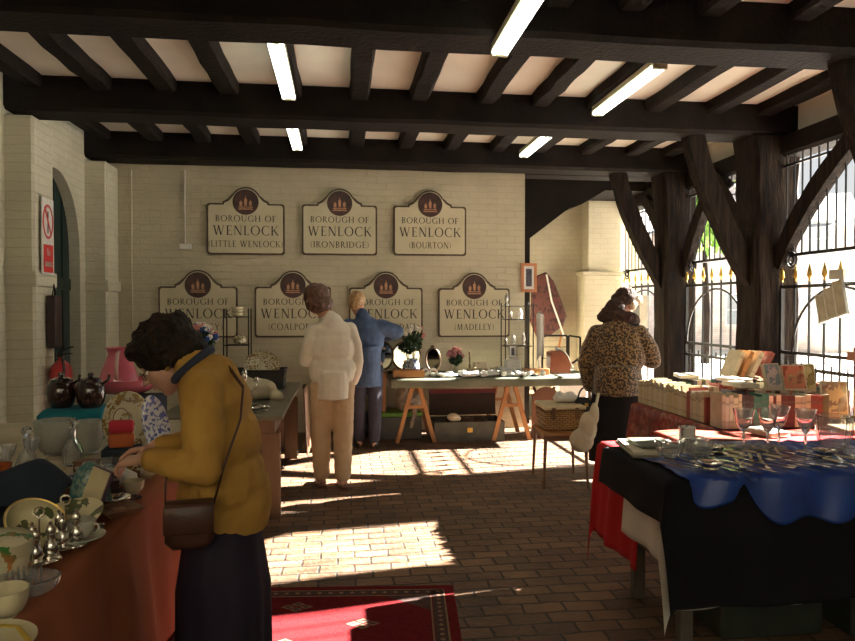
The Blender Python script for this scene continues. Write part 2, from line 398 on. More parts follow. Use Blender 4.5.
# ---------------------------------------------------------------- outside
STONE = mat('pale street paving', (0.62, 0.58, 0.52), (0.55, 0.51, 0.46), 0.85, scale=2)
b = MB(); b.box((34, 20, -.16), (59, 90, .2)); struct(b, 'street_ground', STONE)
PINK = brick_mat('pale pink brick', (0.82, 0.66, 0.60), (0.78, 0.60, 0.54), (0.85, 0.78, 0.72), .22, .075, 'XZ', .01)
WINM = mat('dark window glass', (0.30, 0.33, 0.36), None, 0.1); SLATE = mat('roof slate', (0.5, 0.46, 0.45), (0.4, 0.37, 0.37), .7, scale=6)
CREAM = mat('cream render', (0.88, 0.85, 0.8), None, .8)
def house(name, label, loc, rz, w, h, d, m, cols, rows):
    g = thing(name, label, 'building', loc, rz)
    MB().box((0, d / 2, h / 2), (w, d, h)).build('walls', m, g)
    MB().add([(-w / 2 - .2, -.3, h), (w / 2 + .2, -.3, h), (w / 2 + .2, d + .3, h), (-w / 2 - .2, d + .3, h), (-w / 2 - .2, d / 2, h + 1.6), (w / 2 + .2, d / 2, h + 1.6)], [(0, 1, 5, 4), (3, 4, 5, 2), (0, 4, 3), (1, 2, 5), (0, 3, 2, 1)]).build('roof', SLATE, g)
    for i in range(cols):
        for j in range(rows):
            x = -w / 2 + (i + .5) * w / cols; z = .9 + j * 2.5
            f = MB().box((x, -.03, z + .6), (1.0, .1, 1.25)).build('window', CREAM, g)
            b = MB(); [b.box((x + sx * .22, -.085, z + .6 + sz * .28), (.4, .02, .52)) for sx in (-1, 1) for sz in (-1, 1)]; b.build('pane', WINM, f)
    return g
house('brick_house', 'pale pink brick house seen through the bars between the two oak posts', (13.5, 24, -.06), -30, 10, 4.4, 6, PINK, 4, 2)
house('rendered_house', 'cream rendered house across the street seen through the right gate', (24, 27, -.06), -45, 12, 4.2, 6, CREAM, 4, 2)
LEAF = mat('fresh green leaves', (0.20, 0.34, 0.06), (0.10, 0.2, 0.03), .6, scale=20)
def leafball(b, c, r, n, s, rr):
    for _ in range(n):
        v = Vector((rr.gauss(0, 1), rr.gauss(0, 1), rr.gauss(0, 1))).normalized() * r * rr.uniform(.5, 1)
        M = T(*(Vector(c) + v)) @ Euler((rr.uniform(0, 6), rr.uniform(0, 6), rr.uniform(0, 6))).to_matrix().to_4x4()
        b.add([(-s, 0, 0), (0, s * .5, 0), (s, 0, 0), (0, -s * .5, 0)], [(0, 1, 2, 3)], M)
g = thing('street_tree', 'small green leafed tree across the street behind the gates', 'tree', (10.2, 18, -.06))
b = MB(); r_ = random.Random(5); [leafball(b, (r_.uniform(-.8, .8), r_.uniform(-.8, .8), r_.uniform(3.2, 4.8)), .8, 160, .16, r_) for _ in range(8)]; b.build('foliage', LEAF, g)
MB().tube([(0, 0, 0), (.05, 0, 1.5), (0, .1, 3.5)], [.13, .1, .06], 10).build('trunk', TIMBERV, g)

g = thing('street_tree', 'unseen tree added close outside the gates to shade part of the brick floor', 'tree', (6.6, 5.90, -.06))  # added out of view: its trunk blocks sun to shape the floor shade
MB().tube([(0, 0, 0), (.03, 0, 1.5), (0, .02, 3.5), (0, 0, 5.6)], [.34, .30, .27, .2], 12).build('trunk', TIMBERV, g, smooth=True)
b = MB(); [leafball(b, (r_.uniform(-1.2, 1.2), r_.uniform(-1.0, 1.0), r_.uniform(6.2, 7.6)), 1.0, 200, .16, r_) for _ in range(8)]; b.build('foliage', LEAF, g)

# ================================================================ LETTERING
def arcp(cx, cy, rx, ry, a0, a1, tx, ty, n=14):
    o = [(cx + rx * math.cos(R(a0 + (a1 - a0) * i / n)), cy + ry * math.sin(R(a0 + (a1 - a0) * i / n))) for i in range(n + 1)]
    k = [(cx + (rx - tx) * math.cos(R(a0 + (a1 - a0) * i / n)), cy + (ry - ty) * math.sin(R(a0 + (a1 - a0) * i / n))) for i in range(n + 1)]
    return [[o[i], o[i + 1], k[i + 1], k[i]] for i in range(n)]
def rc(x0, y0, x1, y1): return [[(x0, y0), (x1, y0), (x1, y1), (x0, y1)]]
def dg(x0, y0, x1, y1, w): return [[(x0 - w / 2, y0), (x0 + w / 2, y0), (x1 + w / 2, y1), (x1 - w / 2, y1)]]
TK, TN = .125, .055
def stem(x, y0=0, y1=1, w=TK, lo=1, hi=1):
    r = rc(x, y0, x + w, y1)
    if lo: r += rc(x - .06, y0, x + w + .06, y0 + .035)
    if hi: r += rc(x - .06, y1 - .035, x + w + .06, y1)
    return r
def glyph(c):
    """(width, polygons) of a roman capital one unit high"""
    s = .08
    if c == 'B': return .62, stem(s) + arcp(.2, .755, .32, .245, -90, 90, TK, TN) + arcp(.2, .265, .38, .265, -90, 90, TK, TN)
    if c == 'C': return .80, arcp(.46, .5, .44, .52, 48, 312, TK, TN, 22) + rc(.73, .70, .76, .92) + rc(.73, .10, .76, .24)
    if c == 'D': return .84, stem(s) + arcp(.22, .5, .56, .5, -90, 90, TK, TN, 18)
    if c == 'E': return .58, stem(s) + rc(s, .945, .50, 1) + rc(s, .49, .44, .535) + rc(s, 0, .54, .055) + rc(.47, .82, .50, 1) + rc(.51, 0, .54, .2)
    if c == 'F': return .54, stem(s) + rc(s, .945, .50, 1) + rc(s, .47, .42, .52) + rc(.47, .82, .50, 1)
    if c == 'G': return .86, arcp(.46, .5, .44, .52, 48, 318, TK, TN, 22) + stem(.66, .05, .45, .11, 0, 1) + rc(.73, .72, .76, .92)
    if c == 'H': return .84, stem(s) + stem(.62) + rc(s, .48, .7, .53)
    if c == 'I': return .29, stem(s)
    if c == 'J': return .34, stem(.14, .1, 1, TK, 0, 1) + arcp(.06, .1, .205, .22, -100, 0, TK, TN)
    if c == 'K': return .76, stem(s) + dg(.22, .42, .62, 1, .055) + dg(.32, .58, .68, 0, .13) + rc(.52, .965, .74, 1) + rc(.56, 0, .78, .035)
    if c == 'L': return .56, stem(s) + rc(s, 0, .54, .055) + rc(.51, 0, .54, .22)
    if c == 'M': return .98, dg(.14, 0, .20, 1, .055) + dg(.2, 1, .48, .02, .125) + dg(.47, .02, .76, 1, .055) + dg(.84, 0, .78, 1, .125) + rc(.05, 0, .24, .035) + rc(.72, 0, .96, .035)
    if c == 'N': return .86, stem(.12, 0, 1, .055, 1, 1) + stem(.70, 0, 1, .055, 0, 1) + dg(.17, 1, .70, 0, .14)
    if c == 'O': return .92, arcp(.46, .5, .44, .52, 0, 360, TK, TN, 30)
    if c == 'P': return .58, stem(s) + arcp(.2, .73, .34, .27, -90, 90, TK, TN)
    if c == 'R': return .68, stem(s) + arcp(.2, .74, .32, .26, -90, 90, TK, TN) + dg(.30, .5, .62, 0, .13) + rc(.52, 0, .74, .035)
    if c == 'S': return .52, arcp(.26, .75, .2, .27, 30, 250, .09, TN) + arcp(.26, .26, .22, .28, -150, 75, .1, TN) + rc(.42, .74, .45, .92) + rc(.06, .1, .09, .28)
    if c == 'T': return .68, stem(.28, 0, 1, TK, 1, 0) + rc(.04, .945, .64, 1) + rc(.04, .8, .07, 1) + rc(.61, .8, .64, 1)
    if c == 'U': return .82, stem(s, .28, 1, TK, 0, 1) + stem(.66, .28, 1, .055, 0, 1) + arcp(.40, .29, .315, .31, 180, 360, .11, TN)
    if c == 'W': return 1.16, dg(.13, 1, .36, 0, .125) + dg(.36, 0, .56, 1, .055) + dg(.54, 1, .78, 0, .125) + dg(.78, 0, 1.02, 1, .055) + rc(.02, .965, .24, 1) + rc(.92, .965, 1.12, 1) + rc(.44, .965, .64, 1)
    if c == 'Y': return .74, stem(.30, 0, .5, TK, 1, 0) + dg(.36, .45, .12, 1, .125) + dg(.36, .45, .62, 1, .055) + rc(.01, .965, .24, 1) + rc(.52, .965, .72, 1)
    if c == 'A': return .80, dg(.11, 0, .38, 1, .055) + dg(.68, 0, .42, 1, .13) + rc(.24, .3, .6, .35) + rc(.01, 0, .21, .035) + rc(.57, 0, .79, .035)
    if c == '(': return .30, arcp(.46, .45, .40, .62, 125, 235, .07, .03)
    if c == ')': return .30, arcp(-.16, .45, .40, .62, -55, 55, .07, .03)
    if c in 'abcdefghijklmnopqrstuvwxyz': 
        w, p = glyph(c.upper()); return w * .7, [[(x * .7, y * .72) for x, y in q] for q in p]
    return .35, []
def lettering(b, text, cx, z, h, width, y):
    """lay text in the XZ plane, centred, stretched to width, facing -Y"""
    gl = [glyph(c) for c in text]; gap = .10; W_ = sum(g[0] for g in gl) + gap * (len(gl) - 1)
    k = width / W_; x = cx - width / 2
    for w, ps in gl:
        for p in ps:
            q = [(x + a * k, z + e * h) for a, e in p]
            ar = sum(q[i][0] * q[(i + 1) % 4][1] - q[(i + 1) % 4][0] * q[i][1] for i in range(4))
            b.prism(q if ar > 0 else q[::-1], y - .0015, y + .0005)
        x += (w + gap) * k

SIGNC = mat('cream sign paint', (0.60, 0.53, 0.36), (0.52, 0.46, 0.31), 0.45, scale=4)
SIGNB = mat('black sign lettering', (0.025, 0.02, 0.018), (0.015, 0.012, 0.01), 0.5)
SIGNR = mat('dark sign rim', (0.10, 0.065, 0.035), (0.05, 0.03, 0.02), 0.5, scale=15)
CRD = mat('oxblood crest paint', (0.07, 0.028, 0.022), (0.035, 0.018, 0.016), 0.5, scale=12)
CRF = mat('crest gilt figures', (0.50, 0.26, 0.14), (0.32, 0.15, 0.09), 0.5, scale=30)
def sign_outline(w, h, r, e=0.0):
    """plaque outline: rounded rectangle with stepped shoulders and a round head; e grows it"""
    W2 = w / 2 + e; pts = []
    c = .03
    for cx, cz, a0 in ((-W2 + c, -e + c, 180), (W2 - c, -e + c, 270), (W2 - c, h + e - c, 0)):
        for i in range(5): a = R(a0 + 90 * i / 4); pts.append((cx + c * math.cos(a), cz + c * math.sin(a)))
    st = .26 + e
    right = [(st, h + e), (st - .01, h + e + .025), (st - .035, h + .035 + e)]
    zc = h + .03
    # concave shoulder then the dome
    right += [(r + e + .035, h + .05 + e), (r + e + .012, h + .075 + e)]
    dome = [(math.cos(R(a)) * (r + e), zc + math.sin(R(a)) * (r + e)) for a in range(28, 153, 8)]
    pts += right + dome + [(-x, z) for x, z in reversed(right)]
    for i in range(5): a = R(90 + 90 * i / 4); pts.append((-W2 + c + c * math.cos(a), h + e - c + c * math.sin(a)))
    return pts
def make_sign(text, x, z, label, w3=None):
    g = thing('name_board', label, 'sign', (x, 8.285, z), 0, 'borough name boards on the back wall')
    MB().prism(sign_outline(.87, .575, .165, .014), -.022, .012).build('rim', SIGNR, g)
    MB().prism(sign_outline(.87, .575, .165, -.006), -.030, -.021).build('panel', SIGNC, g)
    for q in (('BOROUGH OF', 0, .375, .072, .70), ('WENLOCK', 0, .215, .112, .76), ('(' + text + ')', 0, .075, .075, w3 or .078 * (len(text) + 1.4))): b = MB(); lettering(b, *q, -.0305); b.build('lettering', SIGNB, g)
    c = MB().lathe([(.146, 0), (.150, .004), (.146, .008)], 36, T(0, -.038, .605) @ rot(-90, 0, 0)).build('crest', CRD, g)
    b = MB()
    for dx, hh in ((-.055, .07), (0, .12), (.055, .075)):
        b.prism([(dx - .014, .56), (dx + .014, .56), (dx + .018, .56 + hh * .6), (dx + .006, .56 + hh * .75), (dx, .56 + hh), (dx - .006, .56 + hh * .75), (dx - .018, .56 + hh * .6)], -.042, -.037)
        b.box((dx, -.0395, .545), (.05, .004, .012))
    b.prism([(-.09, .515), (.09, .515), (.07, .53), (-.07, .53)], -.042, -.037)
    b.build('crest_figures', CRF, c)
    return g
make_sign('LITTLE WENLOCK', -1.105, 2.145, 'cream name board reading Borough of Wenlock (Little Wenlock)', .86)
make_sign('IRONBRIDGE', -.005, 2.15, 'cream name board reading Borough of Wenlock (Ironbridge)', .70)
make_sign('BOURTON', 1.09, 2.155, 'cream name board reading Borough of Wenlock (Bourton)', .52)
make_sign('BROSELEY', -1.655, 1.165, 'cream name board whose place name ends in ELEY, leftmost of the lower row', .56)
make_sign('COALPORT', -.56, 1.165, 'cream name board reading Coalport, behind the head of the woman in white', .58)
make_sign('COALBROOKDALE', .55, 1.16, 'cream name board reading Coalbrookdale, behind the person in blue', .80)
make_sign('MADELEY', 1.64, 1.155, 'cream name board reading Borough of Wenlock (Madeley)', .50)

# ================================================================ FLUORESCENT LAMPS
TUBE = mat('lit tube', (1, 1, 1), (1, 1, 1), 0.4, emit=(0.93, 1.0, 0.86), estr=14)
BATT = mat('lamp batten', (0.55, 0.52, 0.36), (0.45, 0.42, 0.28), 0.5)
def lamp(x, y0, L, z, label, dx=0):
    g = thing('fluorescent_lamp', label, 'ceiling light', (x, y0, z), -math.degrees(math.atan2(dx, L)), 'twin tube ceiling lights')
    MB().box((0, L / 2, 0.045), (.10, L, .05), bev=.006).build('housing', BATT, g)
    for s in (-1, 1):
        MB().tube([(s * .036, .03, 0), (s * .036, L - .03, 0)], .0165, 12).build('tube', TUBE, g)
    for y in (.015, L - .015): MB().box((0, y, .006), (.11, .03, .05), bev=.004).build('end_cap', BATT, g)
    return g
lamp(-.41, 4.42, 1.22, 3.20, 'twin tube ceiling light, left of the two nearest the middle beam')
lamp(-.46, 6.50, 1.1, 3.24, 'short looking lit ceiling light over the back wall, left of centre')
lamp(.99, 3.05, 1.15, 3.09, 'lit twin tube ceiling light cut off by the top of the picture')
lamp(2.33, 4.75, 1.25, 3.27, 'long lit ceiling light in front of the dark post with the curved brace')
lamp(2.12, 6.50, 1.25, 3.27, 'lit ceiling light over the dark stair corner', )
# small left-wall fittings ------------------------------------------
SW = mat('white sign plastic', (0.75, 0.72, 0.66), None, 0.4); SR = mat('warning red', (0.55, 0.03, 0.03), (0.45, 0.02, 0.02), 0.4)
g = thing('no_smoking_sign', 'white notice with red crossed cigarette symbol and red panel on the left pillar', 'sign', (-2.525, 6.30, 1.79), 90)
MB().box((0, 0, .33), (.24, .008, .66)).build('board', SW, g)
b = MB(); 
for p in arcp(0, .46, .105, .15, 0, 360, .018, .020, 28) + dg(-.062, .58, .062, .35, .024): b.prism(p, -.007, -.004)
b.build('prohibition_ring', SR, g)
b = MB(); b.prism([(-.012, .36), (.008, .36), (.012, .55), (-.008, .55)], -.0055, -.004); b.build('cigarette', SIGNB, g)
MB().box((0, -.005, .14), (.19, .004, .24)).build('red_panel', SR, g)
b = MB(); lettering(b, 'No', 0, .165, .06, .07, -.0078); lettering(b, 'smoking', 0, .07, .06, .15, -.0078); b.build('lettering', SW, g)
MAR = mat('maroon painted wood', (0.045, 0.016, 0.014), (0.02, 0.01, 0.01), 0.5)
g = thing('hanging_box', 'dark narrow wooden box hanging from a nail on the left pillar', 'box', (-2.50, 6.36, 1.15), 90)
MB().box((0, 0, .23), (.14, .08, .46), bev=.008).build('case', MAR, g); MB().tube([(-.04, 0, .46), (0, .0, .56), (.04, 0, .46)], .005, 6).build('hanger', IRON, g)
GRN = mat('dark green door paint', (0.012, 0.035, 0.026), (0.008, 0.02, 0.016), 0.45, scale=4)
b = MB(); b.box((-2.94, 7.13, 1.5), (.06, 1.4, 3.0)); [b.box((-2.905, 6.6 + .2 * i, 1.5), (.02, .02, 3.0)) for i in range(6)]; b.box((-2.90, 7.13, 1.75), (.05, 1.3, .12)); b.box((-2.895, 7.1, 1.5), (.06, .09, 3.0)); struct(b, 'door_1', GRN)
REDX = mat('extinguisher red', (0.50, 0.02, 0.02), (0.42, 0.015, 0.015), 0.3, coat=.5)
g = thing('fire_extinguisher', 'red fire extinguisher on the left wall behind the brown pots', 'fire extinguisher', (-2.448, 6.36, .47))
MB().lathe([(.06, 0), (.088, .015), (.092, .05), (.092, .46), (.078, .52), (.045, .555), (.025, .57), (.025, .60)], 24).build('cylinder', REDX, g, smooth=40)
BLK = mat('black plastic', (0.015, 0.015, 0.016), None, 0.4)
b = MB(); b.box((0, 0, .62), (.05, .04, .05), bev=.006); b.bar((.0, 0, .64), (.11, -.04, .69), .03, .012); b.bar((0, 0, .62), (.10, -.04, .63), .03, .012); b.build('valve', BLK, g)
MB().tube([(.02, -.03, .60), (.06, -.10, .55), (.07, -.12, .40), (.06, -.11, .2)], .011, 8).build('hose', BLK, g, smooth=True)
MB().box((-.02, 0, .28), (.01, .19, .10)).build('bracket', BLK, g)
b = MB(); b.tube([(-2.40, 8.27, 3.1), (-2.40, 8.27, .05)], .012, 8); struct(b, 'wall_pipe', WHITEW)
g = thing('socket_box', 'small white junction box on the wall left of the top row of boards', 'switch', (-1.80, 8.275, 2.19)); MB().box((0, 0, .03), (.14, .04, .07), bev=.008).build('box_cover', SW, g); MB().box((0, 0, .5), (.012, .012, .86)).build('conduit', SW, g)

# ================================================================ PEOPLE
def taper(b, p, q, r1, r2, k=10, flat=1.0, steps=5):
    p, q = Vector(p), Vector(q)
    b.tube([p + (q - p) * i / steps for i in range(steps + 1)], [r1 + (r2 - r1) * i / steps for i in range(steps + 1)], k, flat=flat)
    b.ball(p, r1, k); b.ball(q, r2, k)
def chain(b, pts, rs, k=10):
    for i in range(len(pts) - 1): taper(b, pts[i], pts[i + 1], rs[i], rs[i + 1], k)
def ell(b, c, r, rx=0, ry=0, rz=0, k=16):
    b.ball((0, 0, 0), r, k, T(*c) @ rot(rx, ry, rz))
_fold = {}
def fold_tex(size, kind='CLOUDS'):
    if (size, kind) not in _fold:
        t = bpy.data.textures.new('folds', kind); t.noise_scale = size
        _fold[(size, kind)] = t
    return _fold[(size, kind)]
def fuse(b, name, m, parent, vox=.009, sm=4, disp=0.0, dsize=.12, disp2=0.0, dsize2=.03):
    """blend the overlapping volumes into one continuous surface"""
    o = b.build(name, m, parent)
    k = o.modifiers.new('fuse', 'REMESH'); k.mode = 'VOXEL'; k.voxel_size = vox; k.use_smooth_shade = True
    if sm: k = o.modifiers.new('soft', 'SMOOTH'); k.factor = .5; k.iterations = sm
    for d, s in ((disp, dsize), (disp2, dsize2)):
        if d: k = o.modifiers.new('folds', 'DISPLACE'); k.texture = fold_tex(s); k.strength = d; k.mid_level = .5; k.texture_coords = 'LOCAL'
    return o
SKIN = mat('skin', (0.52, 0.29, 0.20), (0.46, 0.24, 0.16), .5, scale=12)
LIP = mat('lips', (0.38, 0.12, 0.10), None, .4); EYEW = mat('eye white', (0.7, 0.68, 0.62), None, .2); EYED = mat('iris', (0.03, 0.02, 0.015), None, .2)
def hand(b, w, d, n, side, curl=25, L=.085):
    """palm and five fingers. w wrist, d pointing direction, n palm normal (fingers curl towards it), side = towards the thumb"""
    w, d, n, side = Vector(w), Vector(d).normalized(), Vector(n).normalized(), Vector(side).normalized()
    for t in (-.028, -.010, .010, .028): taper(b, w + side * t * .55, w + d * L + side * t, .014, .0115, 8)
    for i, (t, l) in enumerate(((.030, .068), (.010, .078), (-.010, .072), (-.029, .056))):
        p = w + d * L + side * t; a = R(curl + 6 * i)
        d1 = d * math.cos(a * .6) + n * math.sin(a * .6); d2 = d * math.cos(a * 1.6) + n * math.sin(a * 1.6)
        q = p + d1 * l * .55; taper(b, p, q, .0098, .0088, 8, steps=2); taper(b, q, q + d2 * l * .5, .0088, .0072, 8, steps=2)
    p = w + d * .022 + side * .028; dt = (d * .6 + side * .65 + n * .35).normalized(); q = p + dt * .042
    taper(b, p, q, .0125, .0105, 8, steps=2); taper(b, q, q + (dt * .5 + d * .6 + n * .3).normalized() * .034, .0100, .0080, 8, steps=2)
def head_shape(b, c, M3, s=1.0, neck=None):
    """skull, jaw, nose, ears, chin; c = centre, M3 turns +Y (face) and +Z (crown)"""
    P = lambda x, y, z: Vector(c) + M3 @ (Vector((x, y, z)) * s)
    F = T(*c) @ M3.to_4x4() @ Matrix.Scale(s, 4)
    b.ball((0, -.012, .025), (.074, .092, .088), 20, F)
    b.ball((0, .022, -.035), (.056, .066, .075), 18, F)
    b.ball((0, .058, -.088), (.026, .024, .020), 12, F)                # chin
    for sx in (-1, 1):
        b.ball((sx * .038, .058, -.018), (.022, .020, .020), 12, F)    # cheek
        b.ball((sx * .030, .070, .024), (.022, .012, .007), 10, F)     # brow
        b.ball((sx * .076, -.008, -.008), (.008, .018, .030), 10, F)   # ear
    taper(b, P(0, .078, .014), P(0, .104, -.018), .009 * s, .013 * s, 8, steps=2)
    for sx in (-1, 1): b.ball((sx * .009, .092, -.024), (.009, .010, .008), 8, F)
    b.ball((0, .082, -.052), (.022, .010, .009), 10, F)
    if neck: taper(b, P(0, -.022, -.05), neck, .052 * s, .058, 12)
def face_bits(c, M3, s, parent):
    F = T(*c) @ M3.to_4x4() @ Matrix.Scale(s, 4)
    for sx in (-1, 1):
        MB().ball((sx * .030, .070, .004), (.0125, .010, .008), 12, F).build('eye', EYEW, parent, smooth=True)
        MB().ball((sx * .030, .078, .004), (.005, .004, .005), 10, F).build('iris', EYED, parent, smooth=True)
    MB().ball((0, .090, -.053), (.020, .005, .006), 12, F).build('lips', LIP, parent, smooth=True)
def facing(yaw, pitch=0, roll=0):
    """yaw turns left, pitch bows the head forwards, roll leans it to the right"""
    return (Matrix.Rotation(R(yaw), 3, 'Z') @ Matrix.Rotation(R(-pitch), 3, 'X') @ Matrix.Rotation(R(roll), 3, 'Y'))

# ---- the woman in the mustard sweatshirt, turned to the left-hand table
MUST = mat('mustard sweatshirt', (0.44, 0.245, 0.045), (0.37, 0.20, 0.035), .85, scale=9, bump=.5, bscale=22)
NAVY = mat('navy collar', (0.02, 0.03, 0.06), None, .8); PLUM = mat('dark plum skirt', (0.016, 0.008, 0.026), (0.010, 0.006, 0.018), .85, scale=4, bump=.3)
HAIRD = mat('dark brown hair', (0.030, 0.017, 0.010), (0.010, 0.007, 0.005), .6, scale=30, bump=1.5, bscale=60, spec=.2)
BAGB = mat('brown leather', (0.085, 0.035, 0.020), (0.05, 0.02, 0.014), .42, scale=10, bump=.3)
g = thing('person', 'person in a mustard sweatshirt and dark plum skirt bending over the left table', 'person', (-.46, 2.58, 0), 90, 'people at the sale'); g.scale = (1, .95, 1)
HC = (.03, .190, 1.308); HM = facing(6, 40, 4)
b = MB()
taper(b, (0, -.04, .86), (0, -.01, 1.13), .10, .09, 14); ell(b, (0, .0, 1.18), (.13, .07, .09)); ell(b, (0, -.04, .86), (.14, .11, .12))
head_shape(b, HC, HM, 1.06, (.0, .07, 1.23))
chain(b, [(-.145, .02, 1.18), (-.23, -.01, .965), (-.17, .21, .985)], [.045, .040, .028]); chain(b, [(.145, .02, 1.18), (.22, .04, .965), (.10, .25, .975)], [.045, .040, .028])
hand(b, (-.165, .215, .985), (.35, .92, -.15), (.3, 0, -1), (.9, -.3, .2), 55); hand(b, (.095, .255, .975), (-.3, .95, -.1), (-.2, 0, -1), (-.9, -.3, .2), 55)
for s in (-1, 1): chain(b, [(s * .075, -.03, .80), (s * .080, -.01, .46), (s * .085, -.03, .09)], [.068, .058, .042]); taper(b, (s * .085, -.05, .05), (s * .085, .12, .035), .04, .032)
body = fuse(b, 'body', SKIN, g, .0075, 3)
face_bits(HC, HM, 1.06, g)
b = MB()  # sweatshirt
ell(b, (0, .015, 1.215), (.180, .105, .105), 20); ell(b, (0, -.025, 1.13), (.18, .115, .14), 14); ell(b, (0, -.035, 1.00), (.185, .140, .17), 6); ell(b, (0, -.045, .87), (.195, .150, .15)); ell(b, (0, -.01, .96), (.17, .135, .15))
b.tube([(0, -.035, z) for z in (.69, .78, .87)], [.168, .182, .17], 20, flat=.92)
chain(b, [(-.150, .02, 1.21), (-.205, .0, 1.09), (-.235, -.01, .965), (-.21, .09, .972), (-.175, .185, .985)], [.080, .076, .066, .056, .042], 14)
chain(b, [(.150, .02, 1.21), (.22, .03, .97), (.11, .225, .975)], [.080, .066, .042], 14)
taper(b, (0, .01, 1.23), (0, .075, 1.278), .105, .078, 14)
fuse(b, 'sweatshirt', MUST, g, .009, 4, .015, .07, .005, .025)
b = MB(); ring_pts = [(math.cos(a) * .078, 0.080 + math.sin(a) * .066, 1.292 - math.sin(a) * .055) for a in [2 * PI * i / 20 for i in range(20)]]; b.tube(ring_pts, .016, 8, closed=True); b.build('collar', NAVY, g, smooth=True)
b = MB()  # long skirt with soft pleats
b.grid(lambda u, v: ((lambda a, k: (math.cos(a) * (.140 + .055 * min(1, v * 2)) * k, -.030 + math.sin(a) * (.120 + .050 * min(1, v * 2)) * k, .80 - .64 * v))(2 * PI * u, 1 + .045 * v * math.sin(11 * 2 * PI * u) + .02 * math.sin(5 * 2 * PI * u + 3 * v))), 88, 14)
b.build('skirt', PLUM, g, smooth=True, solid=.006)
b = MB()  # short wavy hair
F = T(*HC) @ HM.to_4x4() @ Matrix.Scale(1.1, 4)
b.ball((0, -.030, .040), (.100, .112, .096), 20, F); b.ball((0, -.078, -.02), (.086, .068, .095), 18, F); b.ball((0, .052, .088), (.062, .042, .034), 14, F)
r_ = random.Random(4)
for i in range(46):
    a = r_.uniform(0, 2 * PI); e = r_.uniform(-.15, 1.4); d = Vector((math.cos(a) * math.cos(e), math.sin(a) * math.cos(e), math.sin(e)))
    if d.y > .45 and d.z < .55: continue
    b.ball((d.x * .090, -.03 + d.y * .105, .040 + d.z * .088), r_.uniform(.018, .030), 8, F)
for s in (-1, 1): b.ball((s * .074, -.015, .0), (.016, .030, .045), 10, F)
fuse(b, 'hair', HAIRD, g, .007, 1, .016, .02)
b = MB()
for s in (-1, 1): ring(b, (0, 0, 0), 0, 0) if False else b.tube([F @ Vector((s * .031 + .021 * math.cos(t), .088 - abs(.021 * math.cos(t)) * .1, .002 + .016 * math.sin(t))) for t in [2 * PI * i / 14 for i in range(14)]], .0016, 6, closed=True)
for s in (-1, 1): b.tube([F @ Vector((s * .052, .084, .006)), F @ Vector((s * .078, .0, .008))], .0016, 6)
b.build('glasses', IRON, g)
b = MB(); b.lathe([(.008, 0), (.011, .006), (.008, .012)], 10, F @ T(-.080, .0, -.042)); b.build('earring', GOLD, g)
for s in (-1, 1): MB().ball((s * .085, .03, .04), (.044, .115, .04), 14).build('shoe', BLK, g, smooth=True)
# her shoulder bag is carried: a thing of its own
g = thing('shoulder_bag', 'brown leather shoulder bag hanging at the hip of the person in mustard', 'bag', (-.50, 2.335, .70), 8)
b = MB(); b.box((0, 0, .075), (.155, .07, .15), bev=.025); b.build('pouch', BAGB, g, smooth=50)
b = MB(); b.box((0, -.039, .105), (.158, .012, .095), bev=.005); b.box((0, -.003, .150), (.155, .074, .012), bev=.005); b.build('flap', BAGB, g, smooth=50)
b = MB(); b.tube([(.076, 0, .14), (.11, -.02, .27), (.165, .01, .42), (.175, .10, .52), (.12, .20, .59), (.06, .27, .600)], .009, 8, flat=.5); b.tube([(-.076, 0, .14), (-.075, .01, .22), (-.06, .05, .30)], .007, 8, flat=.5); b.build('strap', BAGB, g, smooth=True)

# ---- the woman in the white jumper
CREAMJ = mat('white knit jumper', (0.74, 0.68, 0.56), (0.68, 0.62, 0.50), .9, scale=14, bump=.3, bscale=60, sheen=.2)
BEIGE = mat('beige trousers', (0.56, 0.40, 0.24), (0.50, 0.35, 0.21), .85, scale=6, bump=.3)
AUB = mat('auburn hair', (0.14, 0.055, 0.028), (0.07, 0.028, 0.016), .5, scale=30, bump=1.2, bscale=70)
TAN = mat('tan shoe leather', (0.20, 0.09, 0.06), (0.14, 0.06, 0.04), .5)
g = thing('person', 'person with auburn hair in a white jumper and beige trousers, seen from behind', 'person', (-.07, 5.72, 0), 8, 'people at the sale')
HC = (-.125, .06, 1.565); HM = facing(18, 16, -4)
b = MB(); taper(b, (0, 0, .92), (0, 0, 1.28), .10, .095, 14); head_shape(b, HC, HM, 1.0, (-.03, .0, 1.41))
chain(b, [(-.15, 0, 1.31), (-.20, .02, 1.08), (-.10, .20, 1.10)], [.045, .040, .028]); chain(b, [(.15, 0, 1.31), (.205, .03, 1.06), (.205, .14, .86)], [.045, .040, .028])
hand(b, (-.085, .22, 1.10), (.6, .8, 0), (0, 0, -1), (.7, -.5, .3), 45); hand(b, (.205, .15, .84), (-.05, .25, -1), (-1, 0, 0), (0, 1, .2), 40)
ell(b, (0, -.01, .90), (.165, .12, .13))
for s, y in ((-1, .06), (1, -.04)): chain(b, [(s * .085, 0, .88), (s * .085, .01 + y * .5, .48), (s * .080, y, .09)], [.085, .056, .040]); taper(b, (s * .08, y - .03, .045), (s * .09, y + .14, .03), .034, .030)
fuse(b, 'body', SKIN, g, .009, 3); face_bits(HC, HM, 1.0, g)
b = MB(); ell(b, (0, 0, 1.29), (.180, .115, .12)); ell(b, (0, -.01, 1.17), (.190, .130, .18)); ell(b, (0, -.01, .98), (.195, .140, .18)); b.tube([(0, -.008, z) for z in (.75, .86, .98)], [.185, .19, .18], 20, flat=.76)
taper(b, (-.01, 0, 1.36), (-.02, 0, 1.405), .11, .078, 14)
chain(b, [(-.150, 0, 1.320), (-.19, -.005, 1.19), (-.215, .01, 1.07), (-.16, .12, 1.08), (-.11, .19, 1.10)], [.062, .062, .058, .050, .040], 14)
chain(b, [(.150, 0, 1.320), (.19, .0, 1.19), (.215, .02, 1.05), (.215, .08, .95), (.205, .14, .87)], [.062, .062, .056, .050, .040], 14)
